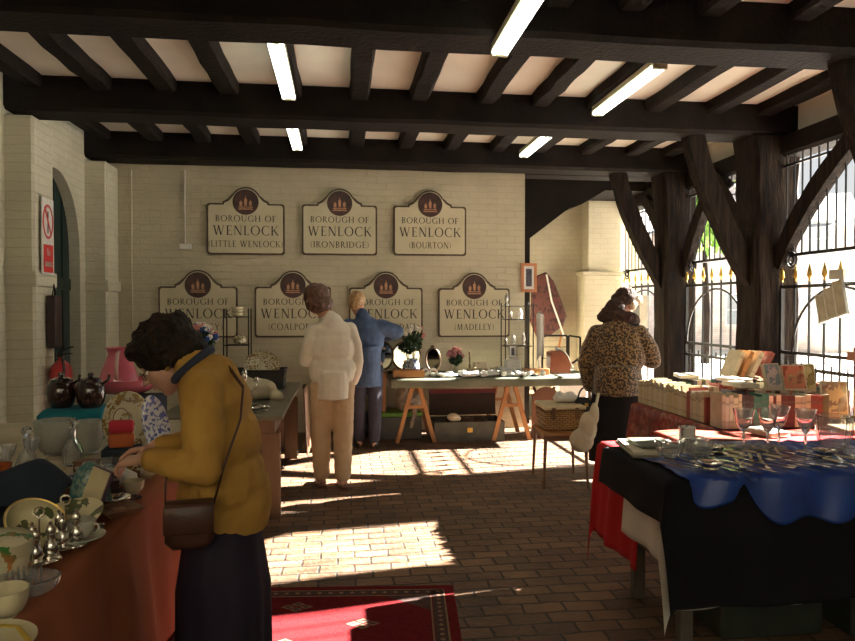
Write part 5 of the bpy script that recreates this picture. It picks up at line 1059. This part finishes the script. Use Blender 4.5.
# stool with hamper and cream bag
TEAK = mat('varnished beech', (.22, .12, .06), (.15, .08, .04), .35, scale=8)
g = thing('stool', 'tall thin legged stool under the wicker hamper', 'stool', (1.88, 5.68, 0), -6)
MB().box((0, 0, .445), (.38, .52, .022), bev=.008).build('seat', PINE, g)
b = MB(); [b.box((s * .165, 0, .415), (.018, .44, .04)) for s in (-1, 1)]; [b.box((0, s * .235, .415), (.30, .018, .04)) for s in (-1, 1)]; b.build('seat_frame', OAK, g)
for sx in (-1, 1):
    for sy in (-1, 1): MB().tube([(sx * .165, sy * .235, .435), (sx * .185, sy * .255, 0)], [.016, .011], 10).build('leg', TEAK, g)
YW = brick_mat('golden wicker', (0.46, 0.29, 0.11), (0.38, 0.22, 0.08), (0.14, 0.07, 0.03), .05, .018, 'XZ', .004, .55, 1.0, .3)
g = thing('wicker_hamper', 'golden wicker hamper with a white lid on the tall stool', 'basket', (1.90, 5.74, .457), -4)
MB().box((0, 0, .085), (.34, .38, .17), bev=.012).build('basket_body', YW, g); MB().box((0, 0, .195), (.36, .40, .035), bev=.01).build('lid', mat('pale wicker', (.66, .56, .36), (.55, .45, .28), .6, scale=20, bump=.6), g); b = MB(); [b.box((s * .10, -.197, .15), (.03, .014, .10)) for s in (-1, 1)]; b.build('buckle_straps', OAK, g)
heap('folded_linen', 'white cloth lying on the lid of the golden hamper', 'linen', (1.98, 5.80, .672), (.12, .12, .10), LACE, 21)
g = thing('tote_bag', 'cream cotton bag hanging beside the black handbag', 'bag', (2.015, 5.36, .30), -20); b = MB(); b.ball((-.05, 0, .11), (.10, .06, .10), 16); b.ball((.0, 0, .22), (.075, .05, .13), 14); b.ball((.05, 0, .33), (.04, .035, .10), 12); fuse(b, 'bag_body', CREAMB, g, .009, 2, .012, .05); MB().tube([(.06, 0, .38), (.085, .03, .50)], .012, 8).build('handle', CREAMB, g, smooth=True)
# rug
RUGR = mat('crimson rug pile', (.15, .011, .013), (.11, .008, .010), .95, scale=40, bump=.6, spec=.1); RUGB = mat('rug dark border', (.035, .018, .018), (.07, .03, .02), .95, scale=50); RUGC = mat('rug ochre pattern', (.26, .17, .09), (.18, .10, .06), .95, scale=50)
b = MB(); LX, LY = 1.35, 1.15
def rq(x0, y0, x1, y1, z): b.add([(x0, y0, z), (x1, y0, z), (x1, y1, z), (x0, y1, z)], [(0, 1, 2, 3)])
b.box((0, 0, .004), (LX, LY, .008)); X, Y_ = LX / 2, LY / 2
b.m = 1
for o_, w_ in ((.055, .06),):
    for q in ((-X + o_, -Y_ + o_, -X + o_ + w_, Y_ - o_), (X - o_ - w_, -Y_ + o_, X - o_, Y_ - o_), (-X + o_, Y_ - o_ - w_, X - o_, Y_ - o_), (-X + o_, -Y_ + o_, X - o_, -Y_ + o_ + w_)): rq(*q, .0088)
b.m = 2
for o_ in (.050, .120):
    for q in ((-X + o_, -Y_ + o_, -X + o_ + .008, Y_ - o_), (X - o_ - .008, -Y_ + o_, X - o_, Y_ - o_), (-X + o_, Y_ - o_ - .008, X - o_, Y_ - o_), (-X + o_, -Y_ + o_, X - o_, -Y_ + o_ + .008)): rq(*q, .0094)
n_ = 22
for i in range(n_):
    t = -Y_ + .08 + i * (LY - .16) / (n_ - 1)
    for sx in (-1, 1): c = (sx * (X - .085), t); s_ = .014; b.add([(c[0] - s_, c[1], .0096), (c[0], c[1] - s_, .0096), (c[0] + s_, c[1], .0096), (c[0], c[1] + s_, .0096)], [(0, 1, 2, 3)])
    t = -X + .08 + i * (LX - .16) / (n_ - 1)
    for sy in (-1, 1): c = (t, sy * (Y_ - .085)); s_ = .014; b.add([(c[0] - s_, c[1], .0096), (c[0], c[1] - s_, .0096), (c[0] + s_, c[1], .0096), (c[0], c[1] + s_, .0096)], [(0, 1, 2, 3)])
def dia(cx, cy, a, c, z, m): b.m = m; b.add([(cx - a, cy, z), (cx, cy - c, z), (cx + a, cy, z), (cx, cy + c, z)], [(0, 1, 2, 3)])
for sx in (-1, 1):                                              # dark stepped corners
    for sy in (-1, 1): b.m = 1; b.add([(sx * (X - .13), sy * (Y_ - .13), .0086), (sx * (X - .36), sy * (Y_ - .13), .0086), (sx * (X - .13), sy * (Y_ - .30), .0086)], [(0, 1, 2)[:: sx * sy]])
for cx, cy in ((-.12, .33), (-.12, -.05), (.22, .14), (-.45, .14), (-.12, -.38), (.22, -.25), (-.45, -.25)):
    for dx, dy in ((-.045, 0), (.045, 0), (0, .03), (0, -.03)): dia(cx + dx, cy + dy, .036, .024, .0090, 2); dia(cx + dx, cy + dy, .020, .013, .0096, 1)
o = b.build('rug', [RUGR, RUGB, RUGC], loc=(-.13, 3.08, .001), rz=-5.5); tag(o, 'crimson patterned rug with a dark bordered edge on the brick floor', 'rug')

# ================================================================ RIGHT-HAND STALLS
g = thing('trestle_table', 'grey wooden trestle table under the black and blue cloths', 'table', (2.39, 3.10, 0))
MB().box((0, 0, .755), (1.94, .84, .03)).build('table_top', GREYW, g)
for x in (-.86, .80):
    for s in (-1, 1): MB().box((x, s * .24, .37), (.06, .05, .74), bev=.004).build('leg', GREYW, g)
    b = MB(); b.box((x, 0, .32), (.04, .43, .06)); b.box((x, 0, .71), (.06, .6, .05)); b.build('crossbar', GREYW, g)
REDC = mat('scarlet tablecloth', (.36, .014, .016), (.30, .012, .014), .9, scale=4, spec=.2); BLKT = mat('black tablecloth', (.009, .009, .011), (.006, .006, .008), .9, scale=4, spec=.2); WHT = mat('off white sheet', (.50, .47, .42), (.42, .40, .36), .85, scale=5)
tag(drape(1.405, 3.41, 2.98, 3.56, .772, L=.50, Rr=.2, F=.0, B=.45, wave=.014, freq=18, seed=5, nx=90, ny=70).build('tablecloth', REDC, smooth=True, solid=.003), 'scarlet cloth hanging at the left end of the cutlery stall', 'tablecloth')
tag(drape(1.385, 3.40, 2.74, 3.12, .777, L=.36, Rr=.1, F=.56, wave=.010, freq=13, seed=6, nx=90, ny=70, flare=.075).build('tablecloth', WHT, smooth=True, solid=.003), 'off white sheet showing below the black cloth', 'tablecloth')
tag(drape(1.355, 3.44, 2.675, 3.36, .783, L=.18, Rr=.3, F=.52, wave=.012, freq=9, seed=7, nx=90, ny=70, flare=.15).build('tablecloth', BLKT, smooth=True, solid=.003), 'black cloth hanging down the front of the cutlery stall', 'tablecloth')
BLUES = mat('royal blue satin', (.012, .055, .30), (.008, .035, .20), .35, scale=6)
b = MB()
def blue(u, v):
    x = 1.42 + 1.99 * u; e = lambda a, c, w: 1 / (1 + math.exp(-(x - a) / w)) - 1 / (1 + math.exp(-(x - c) / w))
    dF = .015 + .10 * e(1.45, 1.66, .012) + .175 * e(1.73, 2.9, .02) + .015 * math.sin(x * 22); tot = .62 + dF; t = v * tot
    zz = .797 + .008 * math.sin(21 * x + 9 * t) * math.sin(17 * t + 4 * x) + .005 * math.sin(57 * x - 31 * t) + .003 * math.sin(44 * t + 20 * x)
    if t < .62: return (x + .012 * math.sin(20 * t), 3.30 - t + .006 * math.sin(30 * x), zz)
    d = t - .62; return (x + .016 * math.sin(14 * d + 6 * x), 2.68 - .034 - .014 * math.sin(24 * x + 8 * d) - .15 * d, .797 - d)
tag(b.grid(blue, 170, 60).build('satin_cloth', BLUES, smooth=True, solid=.003), 'rumpled royal blue satin cloth under the cutlery and glass', 'cloth')
# cutlery
sp0 = thing('spoon', 'silver spoon among the cutlery laid on the blue satin', 'spoon', (1.6, 2.8, .806), 30, 'silver cutlery on the blue satin'); b = MB(); b.box((.04, 0, .002), (.12, .009, .003)); b.build('handle', SILVER, sp0); MB().ball((-.04, 0, .003), (.024, .015, .004), 12).build('spoon_bowl', SILVER, sp0, smooth=True)
fk0 = thing('fork', 'silver fork among the cutlery laid on the blue satin', 'fork', (1.65, 2.8, .806), 30, 'silver cutlery on the blue satin'); b = MB(); b.box((.04, 0, .002), (.12, .009, .003)); b.box((-.027, 0, .002), (.016, .022, .003)); b.build('handle', SILVER, fk0); b = MB(); [b.box((-.052, y, .002), (.04, .0028, .0025)) for y in (-.009, -.003, .003, .009)]; b.build('tines', SILVER, fk0)
kn0 = thing('knife', 'bone handled table knife laid on the blue satin', 'knife', (1.7, 2.8, .806), 30, 'silver cutlery on the blue satin'); MB().box((.055, 0, .004), (.09, .014, .008), bev=.003).build('handle', mat('bone', (.68, .58, .38), None, .4), kn0); MB().prism([(-.11, -.008), (.01, -.009), (.01, .009), (-.09, .009)], 0, .0025, rot(-90, 0, 0) @ Matrix.Identity(4)).build('blade', SILVER, kn0)
rc_ = random.Random(12); kinds = (sp0, fk0, kn0); used = set()
for xa, xb, yc, n in ((1.55, 2.15, 2.87, 20), (1.62, 2.2, 2.99, 16), (1.42, 1.54, 2.80, 3), (2.15, 3.0, 2.80, 22), (1.62, 2.5, 2.74, 18)):
    for i in range(n):
        k = kinds[rc_.choice((0, 0, 1, 1, 2))]; x = xa + (xb - xa) * (i + .5) / n; y = yc + rc_.uniform(-.03, .03); a = rc_.choice((115, 125, 110, 60)) + rc_.uniform(-10, 10)
        if k not in used: used.add(k); k.location = (x, y, .808); k.rotation_euler = (0, 0, R(a))
        else: dup(k, (x, y, .808 + .002 * (i % 3)), a)

for i in range(16):
    x = 1.12 + i * .075; y = 7.37 + .05 * (i % 3); k = i % 4
    nm, lb = (('china_bowl', 'small white china bowl'), ('teacup', 'little white china cup'), ('china_bowl', 'shallow white saucer'), ('lidded_pot', 'little white lidded pot'))[k]
    w = ('below the small oval mirror', 'left of the pink flowers', 'right of the pink flowers', 'nearest the wire shelf')[i // 4]
    g = thing(nm, lb + ' at the back table front, ' + w, 'china', (x, y, .742), 0, 'small white china on the back table')
    if k == 1: MB().lathe(bowl_prof(.035, .055, .5, .004), 20).build('vessel', LACE, g, smooth=50); MB().tube([(.03, 0, .045), (.055, 0, .04), (.05, 0, .018), (.028, 0, .014)], .004, 6).build('handle', LACE, g, smooth=True)
    elif k == 3: MB().lathe([(.02, 0), (.035, .02), (.03, .045), (.022, .05)], 20).build('pot_body', LACE, g, smooth=50); MB().lathe([(.026, .05), (.018, .062), (.006, .066), (.008, .074), (0, .078)], 16).build('lid', LACE, g, smooth=50)
    else: MB().lathe(bowl_prof(.045 if k == 0 else .055, .04 if k == 0 else .018, .5, .004), 24).build('vessel', LACE, g, smooth=50)
# glass and silver on the blue satin
def gobl(x, y, label, h=.17, r=.038, z=.806):
    g = thing('wine_glass', label, 'glass', (x, y, z), 0, 'stemmed glasses on the blue satin'); goblet(r, h, h * .42, wave=.03).build('glass_body', CLEAR, g, smooth=50); return g
for i, (x, y, h, l) in enumerate(((1.96, 3.10, .20, 'stemmed clear glass, leftmost of the row of four on the blue satin'), (2.06, 3.06, .205, 'stemmed clear glass, second from left of the four on the blue satin'), (2.16, 3.12, .21, 'stemmed clear glass, third from left of the four on the blue satin'), (2.23, 3.02, .205, 'stemmed clear glass beside the big cut glass bowl'))): gobl(x, y, l, h, .050)
bowl('glass_bowl', 'tall flared cut glass bowl right of the stemmed glasses', 'bowl', (2.38, 3.02, .806), .085, .17, GLASS, wave=.03, nw=16, foot=.5, t=.006)
for i, (x, y, r, h, l) in enumerate(((2.55, 2.82, .075, .07, 'cut glass bowl in front of the tall flared one'), (2.72, 2.90, .085, .085, 'wide cut glass bowl right of the tall flared one'), (2.92, 2.86, .08, .08, 'cut glass bowl at the far right of the blue satin'), (2.80, 3.08, .09, .09, 'cut glass bowl behind the others at the right'), (2.36, 2.86, .05, .05, 'little cut glass salt dish in front of the stemmed glasses'))): bowl('glass_bowl', l, 'bowl', (x, y, .806), r, h, GLASS, wave=.035, nw=14, t=.006)
for i, (x, y, r, h, l) in enumerate(((1.50, 2.95, .065, .085, 'cut glass bowl at the left end of the blue satin'), (1.64, 2.95, .068, .09, 'round cut glass bowl, second from the left end of the blue satin'), (1.68, 3.10, .055, .05, 'shallow cut glass dish behind the two left hand bowls'))): bowl('glass_bowl', l, 'bowl', (x, y, .806), r, h, GLASS, wave=.035, nw=14, t=.006)
g = thing('wine_coaster', 'patterned white china mug standing behind the left glass bowls', 'mug', (1.72, 3.20, .806)); MB().lathe(shell([(.038, 0), (.040, .01), (.040, .095), (.042, .10)], .004), 28).build('vessel', china_flowers('sprigged china', (.66, .64, .58), (.25, .2, .22), (.3, .15, .15), 40, .56), g, smooth=50)
g['label'] = 'patterned white china beaker standing behind the left glass bowls'; g.name = 'beaker'
g = thing('glass_tray', 'long cut glass tray behind the cutlery', 'tray', (1.92, 3.14, .806), -8); MB().add([(-.15, -.07, 0), (.15, -.07, 0), (.15, .07, 0), (-.15, .07, 0), (-.18, -.10, .035), (.18, -.10, .035), (.18, .10, .035), (-.18, .10, .035), (-.172, -.092, .035), (.172, -.092, .035), (.172, .092, .035), (-.172, .092, .035), (-.145, -.065, .006), (.145, -.065, .006), (.145, .065, .006), (-.145, .065, .006)], [(3, 2, 1, 0)] + [(k + i, k + (i + 1) % 4, k + 4 + (i + 1) % 4, k + 4 + i) for k in (0, 4, 8) for i in range(4)] + [(12, 13, 14, 15)]).build('dish', GLASS, g)
for i, (x, y, l) in enumerate(((1.78, 3.06, 'silver dish between the beaker and the round glass bowl'), (2.24, 2.90, 'silver dish in front of the third stemmed glass'), (1.58, 2.74, 'silver dish at the front edge below the left glass bowls'), (2.46, 2.74, 'silver dish on the front right edge of the blue satin'), (1.80, 3.26, 'silver dish behind the long glass tray'))): silver_dish(x, y, l, .055, .806)
# album and grey box at the left corner
g = thing('photo_album', 'large worn grey album lying open on the left corner of the cutlery stall', 'book', (1.535, 3.20, .790), -10)
MB().box((0, 0, .008), (.28, .36, .014), bev=.003).build('cover', mat('album cloth', (.26, .24, .18), (.18, .16, .12), .7, scale=8), g); MB().box((0, 0, .021), (.26, .34, .012)).build('pages', mat('old paper', (.62, .56, .42), (.54, .48, .36), .8, scale=12), g)
g = thing('book_cover', 'dark green framed print lying on the grey album', 'picture', (1.545, 3.22, .8195), -6); MB().box((0, 0, .006), (.18, .24, .010), bev=.002).build('print', mat('dull green print', (.16, .18, .12), (.10, .10, .08), .4, scale=10), g); g.name = 'framed_print'
# crates under the stall
for i, (x, y, w, h, l) in enumerate(((1.95, 3.05, .5, .30, 'dark greenish crate under the cutlery stall, left one'), (2.6, 3.0, .6, .26, 'dark greenish crate under the cutlery stall, right one'))):
    g = thing('storage_crate', l, 'crate', (x, y, 0)); MB().box((0, 0, h / 2), (w, .42, h), bev=.012).build('crate_body', mat('dark green crate', (.02, .028, .02), (.012, .016, .012), .6), g); MB().box((0, -.0, h + .012), (w + .02, .44, .03), bev=.01).build('lid', mat('dark green crate', (0, 0, 0)), g)
# ---- book stall
simple_table('trestle_table', 'table of the book stall under the dark red patterned cloth', 2.26, 3.80, 3.72, 5.02, .765, GREYW, .06)
REDP = china_flowers('dark red patterned cloth', (.22, .030, .024), (.12, .016, .014), (.30, .09, .06), 30, .5)
tag(drape(2.25, 3.81, 3.70, 5.03, .770, L=.66, Rr=.1, F=.66, B=.3, wave=.018, freq=14, seed=9, nx=90, ny=90).build('tablecloth', REDP, smooth=True, solid=.003), 'dark red patterned cloth hanging under the books', 'tablecloth')
tag(MB().grid(lambda u, v: (1.75 + .9 * u, 3.36 + .30 * v + .02 * math.sin(5 * u), .800 - .012 * u + .006 * math.sin(9 * u) - (0.10 * max(0, u - .5))), 20, 10).build('cloth_strip', mat('orange red cloth', (.30, .055, .028), (.25, .045, .022), .9, scale=4, spec=.2), smooth=True, solid=.004), 'orange red cloth strip between the glass and the books', 'cloth')
PAPER = mat('page edges', (.66, .60, .46), (.56, .50, .38), .85, scale=20, stretch=(1, 20, 1))
_bm = {}
def bcol(c):
    if c not in _bm: _bm[c] = mat('book cover %d' % len(_bm), c, tuple(x * .72 for x in c), .55, scale=9)
    return _bm[c]
ORD = 'first second third fourth fifth sixth seventh eighth ninth tenth eleventh twelfth thirteenth fourteenth fifteenth sixteenth seventeenth eighteenth nineteenth twentieth'.split()
ORD += ['twenty-' + w for w in ORD[:9]] + ['thirtieth'] + ['thirty-' + w for w in ORD[:9]] + ['fortieth'] + ['forty-' + w for w in ORD[:9]]
def book(loc, rz, t, h, d, c, label, group=None, tilt=0, lean=0):
    """t thick along X, d deep along Y (spine at -Y), h tall; lean leans it sideways, tilt leans it back"""
    g = thing('book', label, 'book', loc, 0, group); g.rotation_euler = Euler((R(-tilt), R(lean), R(rz)), 'XYZ')
    b = MB(); w = min(.003, t * .15)
    for s in (-1, 1): b.box((s * (t / 2 - w / 2), d / 2, h / 2), (w, d, h))
    b.box((0, w / 2, h / 2), (t - 2 * w, w, h)); b.build('cover', bcol(c), g)
    MB().box((0, d / 2 - .001, h / 2), (t - 2 * w, d - 2 * w - .004, h - .008)).build('pages', PAPER, g)
    if h > .15:
        b = MB(); b.box((0, -.0008, h * .78), (t * .96, .0016, .012)); b.box((0, -.0008, h * .2), (t * .96, .0016, .006)); b.build('spine_label', bcol(tuple(round(k * .62 + (.06 if sum(c) < .6 else 0), 3) for k in c)), g)
    return g
CRM = [(.62, .54, .36), (.66, .58, .40), (.56, .48, .30), (.68, .62, .46), (.60, .50, .26)]
MIX = [(.10, .03, .02), (.62, .54, .36), (.04, .03, .03), (.30, .06, .04), (.22, .16, .08), (.03, .16, .11), (.52, .46, .34), (.06, .07, .12), (.45, .20, .06), (.66, .60, .48), (.12, .14, .08)]
NM = {(.10, .03, .02): 'dark brown', (.62, .54, .36): 'cream', (.04, .03, .03): 'black', (.30, .06, .04): 'red', (.22, .16, .08): 'olive brown', (.03, .16, .11): 'green', (.52, .46, .34): 'buff', (.06, .07, .12): 'navy', (.45, .20, .06): 'orange', (.66, .60, .48): 'off white', (.12, .14, .08): 'dark green'}
rb = random.Random(8)
# front-left row: spines towards the aisle (-X), tops in the sun
y = 4.98; n = 0
while y > 4.02:
    t = rb.uniform(.016, .030); c = rb.choice(CRM) if y > 4.25 else rb.choice([(.62, .54, .36), (.30, .06, .04), (.52, .46, .34)])
    n += 1; book((2.275, y - t / 2, .776), -90, t, rb.uniform(.160, .205), .125, c, ORD[n - 1] + ' book from the far end of the aisle row, ' + ('cream spine' if c in CRM else 'red spine' if c == (.30, .06, .04) else 'buff spine'), 'paperbacks along the aisle edge')
    y -= t + .001
# front row, spines towards the viewer
seq = [(.52, .46, .34), (.62, .54, .36), (.66, .60, .48), (.62, .54, .36), (.52, .46, .34), (.62, .54, .36)]
x = 2.262
def lab(c, where): return '%s spined book %s' % (NM.get(c, 'cream'), where)
for c, t in ((( .52, .46, .34), .026), ((.66, .60, .48), .02), ((.52, .46, .34), .03), ((.62, .54, .36), .03), ((.62, .54, .36), .024), ((.04, .03, .03), .024), ((.04, .03, .03), .026), ((.04, .03, .03), .024), ((.03, .16, .11), .05), ((.03, .16, .11), .05), ((.66, .60, .48), .028), ((.10, .03, .02), .02), ((.62, .54, .36), .032), ((.10, .03, .02), .045), ((.10, .03, .02), .045), ((.62, .54, .36), .04), ((.52, .46, .34), .035), ((.62, .54, .36), .03), ((.30, .06, .04), .05), ((.30, .06, .04), .03), ((.22, .16, .08), .04)):
    x += t; n2 = globals().get('n2', 0) + 1; book((x - t / 2, 3.80, .776), 0, t - .002, rb.uniform(.185, .205), .13, c, lab(c, ORD[n2 - 1] + ' from the aisle in the front row'), 'books in the front row of the stall')
# further rows behind, mostly their tops seen
for k, (x0, x1, yy) in enumerate(((2.52, 3.35, 4.12), (2.52, 3.40, 4.40), (2.52, 3.45, 4.68))):
    x = x0; n3 = 0
    while x < x1:
        n3 += 1; t = rb.uniform(.02, .04); c = rb.choice(MIX); book((x + t / 2, yy, .776), 0, t, rb.uniform(.17, .20), .13, c, lab(c, ORD[n3 - 1] + (' from the aisle in the second row', ' from the aisle in the third row', ' from the aisle in the back row')[k]), ('books in the second row', 'books in the third row', 'books in the back row')[k]); x += t + .002
# flat books
for i, (x, y, z, rz, c, l) in enumerate(((2.42, 3.60, .780, 12, (.52, .46, .34), 'buff book lying flat in front of the green spined books'), (2.95, 3.62, .780, -5, (.22, .16, .08), 'olive brown book lying flat behind the tall glass bowl'), (2.75, 4.46, .985, 8, (.66, .60, .48), 'off white book lying on top of the third row'), (2.55, 4.76, .985, -14, (.66, .60, .48), 'off white book lying on top of the back row'), (2.62, 4.18, .985, 4, (.66, .60, .48), 'off white book lying on top of the second row'))):
    g = thing('book', l, 'book', (x, y, z), rz); b = MB(); b.box((0, 0, .001), (.14, .20, .002)); b.box((0, 0, .024), (.14, .20, .002)); b.box((-.069, 0, .0125), (.002, .20, .021)); b.build('cover', bcol(c), g); MB().box((.001, 0, .0125), (.134, .19, .021)).build('pages', PAPER, g)
# face-out covers standing on the rows
def cover_print(name, base, a, b_, sc): return china_flowers(name, base, a, b_, sc, .5)
def face_book(loc, rz, tilt, w, h, m, label, spine=(.5, .4, .3)):
    g = thing('book', label, 'book', loc); g.rotation_euler = Euler((R(-tilt), 0, R(rz)), 'XYZ')
    b = MB(); b.box((0, .001, h / 2), (w, .002, h)); b.box((0, .023, h / 2), (w, .002, h)); b.box((-w / 2 + .001, .012, h / 2), (.002, .02, h)); b.build('cover', bcol(spine), g); MB().box((.002, .012, h / 2), (w - .008, .019, h - .008)).build('pages', PAPER, g); MB().box((0, -.001, h / 2), (w - .012, .0015, h - .014)).build('cover_picture', m, g); return g
C1 = cover_print('cover a', (.55, .45, .42), (.30, .18, .30), (.2, .3, .3), 14); C2 = cover_print('cover b', (.60, .22, .14), (.5, .4, .2), (.3, .08, .06), 12); C3 = cover_print('cover c', (.50, .28, .10), (.2, .08, .03), (.3, .2, .1), 10); C4 = mat('mustard yellow cover', (.48, .38, .14), (.40, .31, .11), .5, scale=8); C5 = cover_print('cover e', (.28, .12, .06), (.12, .05, .03), (.36, .18, .1), 9); C6 = cover_print('cover f', (.50, .42, .22), (.2, .12, .05), (.3, .25, .1), 12)
face_book((2.72, 3.96, .985), 10, 16, .12, .17, C1, 'book with a pink and lilac picture cover standing on the front row', (.62, .54, .36)); face_book((2.85, 3.95, .985), -4, 16, .15, .16, C2, 'book with a red framed picture cover standing on the front row', (.66, .60, .48)); face_book((3.0, 4.06, .96), -12, 12, .13, .18, C6, 'olive covered book standing behind the red framed one', (.52, .46, .34))
face_book((3.10, 3.92, .800), -22, 12, .15, .24, C3, 'tall orange brown picture book leaning in the gap of the front row', (.62, .54, .36)); g = face_book((3.20, 3.74, .776), -26, 14, .17, .23, C4, 'mustard yellow book with small dark figures on its cover', (.62, .54, .36))
b = MB(); [b.ball((x, -.004, z), (.012, .003, .02), 8) for x, z in ((-.02, .10), (.01, .13), (.02, .09), (-.01, .065))]; b.build('cover_figures', bcol((.10, .03, .02)), g)
face_book((3.28, 3.62, .776), -34, 24, .14, .17, C5, 'small orange brown book leaning before the mustard yellow one', (.45, .20, .06)); face_book((3.40, 3.76, .776), -20, 14, .2, .26, C5, 'large dark picture book with a pale upper half at the right', (.30, .06, .04)); face_book((3.05, 3.60, .776), -20, 70, .15, .2, C6, 'book lying back almost flat right of the glass', (.52, .46, .34))
for i, (x, y, ln) in enumerate(((2.90, 4.74, 24), (2.96, 4.73, 26), (3.03, 4.72, 28), (3.10, 4.71, 30))): book((x, y - .02, .985), 4, .034, .21, .15, [(.62, .54, .36), (.45, .20, .06), (.62, .54, .36), (.30, .06, .04)][i], ('cream leaning book, leftmost of the slanting four', 'orange leaning book second in the slanting four', 'cream leaning book third in the slanting four', 'red leaning book, rightmost of the slanting four')[i], None, 0, ln)
for i, (x, y, m, l) in enumerate(((2.60, 4.98, C1, 'small pale lilac card box standing near the leopard coat'), (2.78, 4.98, C2, 'small orange card standing against the gate bars'), (2.45, 4.9, C6, 'small olive card standing at the back left of the book stall'))): face_book((x, y,   .776), -10, 14, .11, .15, m, l)
# hanging leaflet holder on the right gate
g = thing('leaflet_rack', 'tilted metal leaflet rack hanging on the right gate', 'rack', (4.10, 5.22, 1.42), 90); PAPR = mat('olive leaflets', (.30, .29, .20), (.22, .21, .14), .6, scale=10); g.scale = (.75, .8, .8); FRM = mat('pale metal frame', (.50, .48, .40), None, .35, .6)
M = rot(0, 14, 0)
for i in range(3):
    o_ = MB().box((-.15 + .15 * i, .0, .18 - .02 * i), (.13, .02, .36 - .03 * i), M).build('leaflet_panel', PAPR, g); b = MB(); [b.box((-.15 + .15 * i + s * .068, .0, .18 - .02 * i), (.012, .03, .38 - .03 * i), M) for s in (-1, 1)]; b.box((-.15 + .15 * i, 0, -.005), (.14, .05, .02), M); b.build('panel_edge', FRM, o_)
MB().box((-.05, .0, .45), (.22, .03, .10)).build('header_panel', FRM, g); MB().box((0, -.06, .36), (.4, .10, .015)).build('hanger', IRON, g)
g = thing('notice_board', 'pale translucent notice panel on the far gate behind the leopard coat', 'notice', (4.08, 8.95, 1.25), 90); MB().box((0, 0, .20), (.60, .02, .44)).build('board', SW, g); MB().box((.06, .014, .24), (.26, .006, .26)).build('picture', mat('grey print', (.25, .25, .25), (.15, .15, .16), .5, scale=10), g)
# wooden easel post behind the books
g = thing('display_stand', 'dark wooden T topped stand behind the standing books', 'stand', (3.93, 4.72, 0)); MB().box((0, 0, .60), (.06, .06, 1.2)).build('post', GREYW, g); MB().box((0, 0, 1.13), (.12, .14, .07), bev=.008).build('top_block', OAK, g); MB().box((0, 0, .02), (.3, .3, .04)).build('base', GREYW, g)
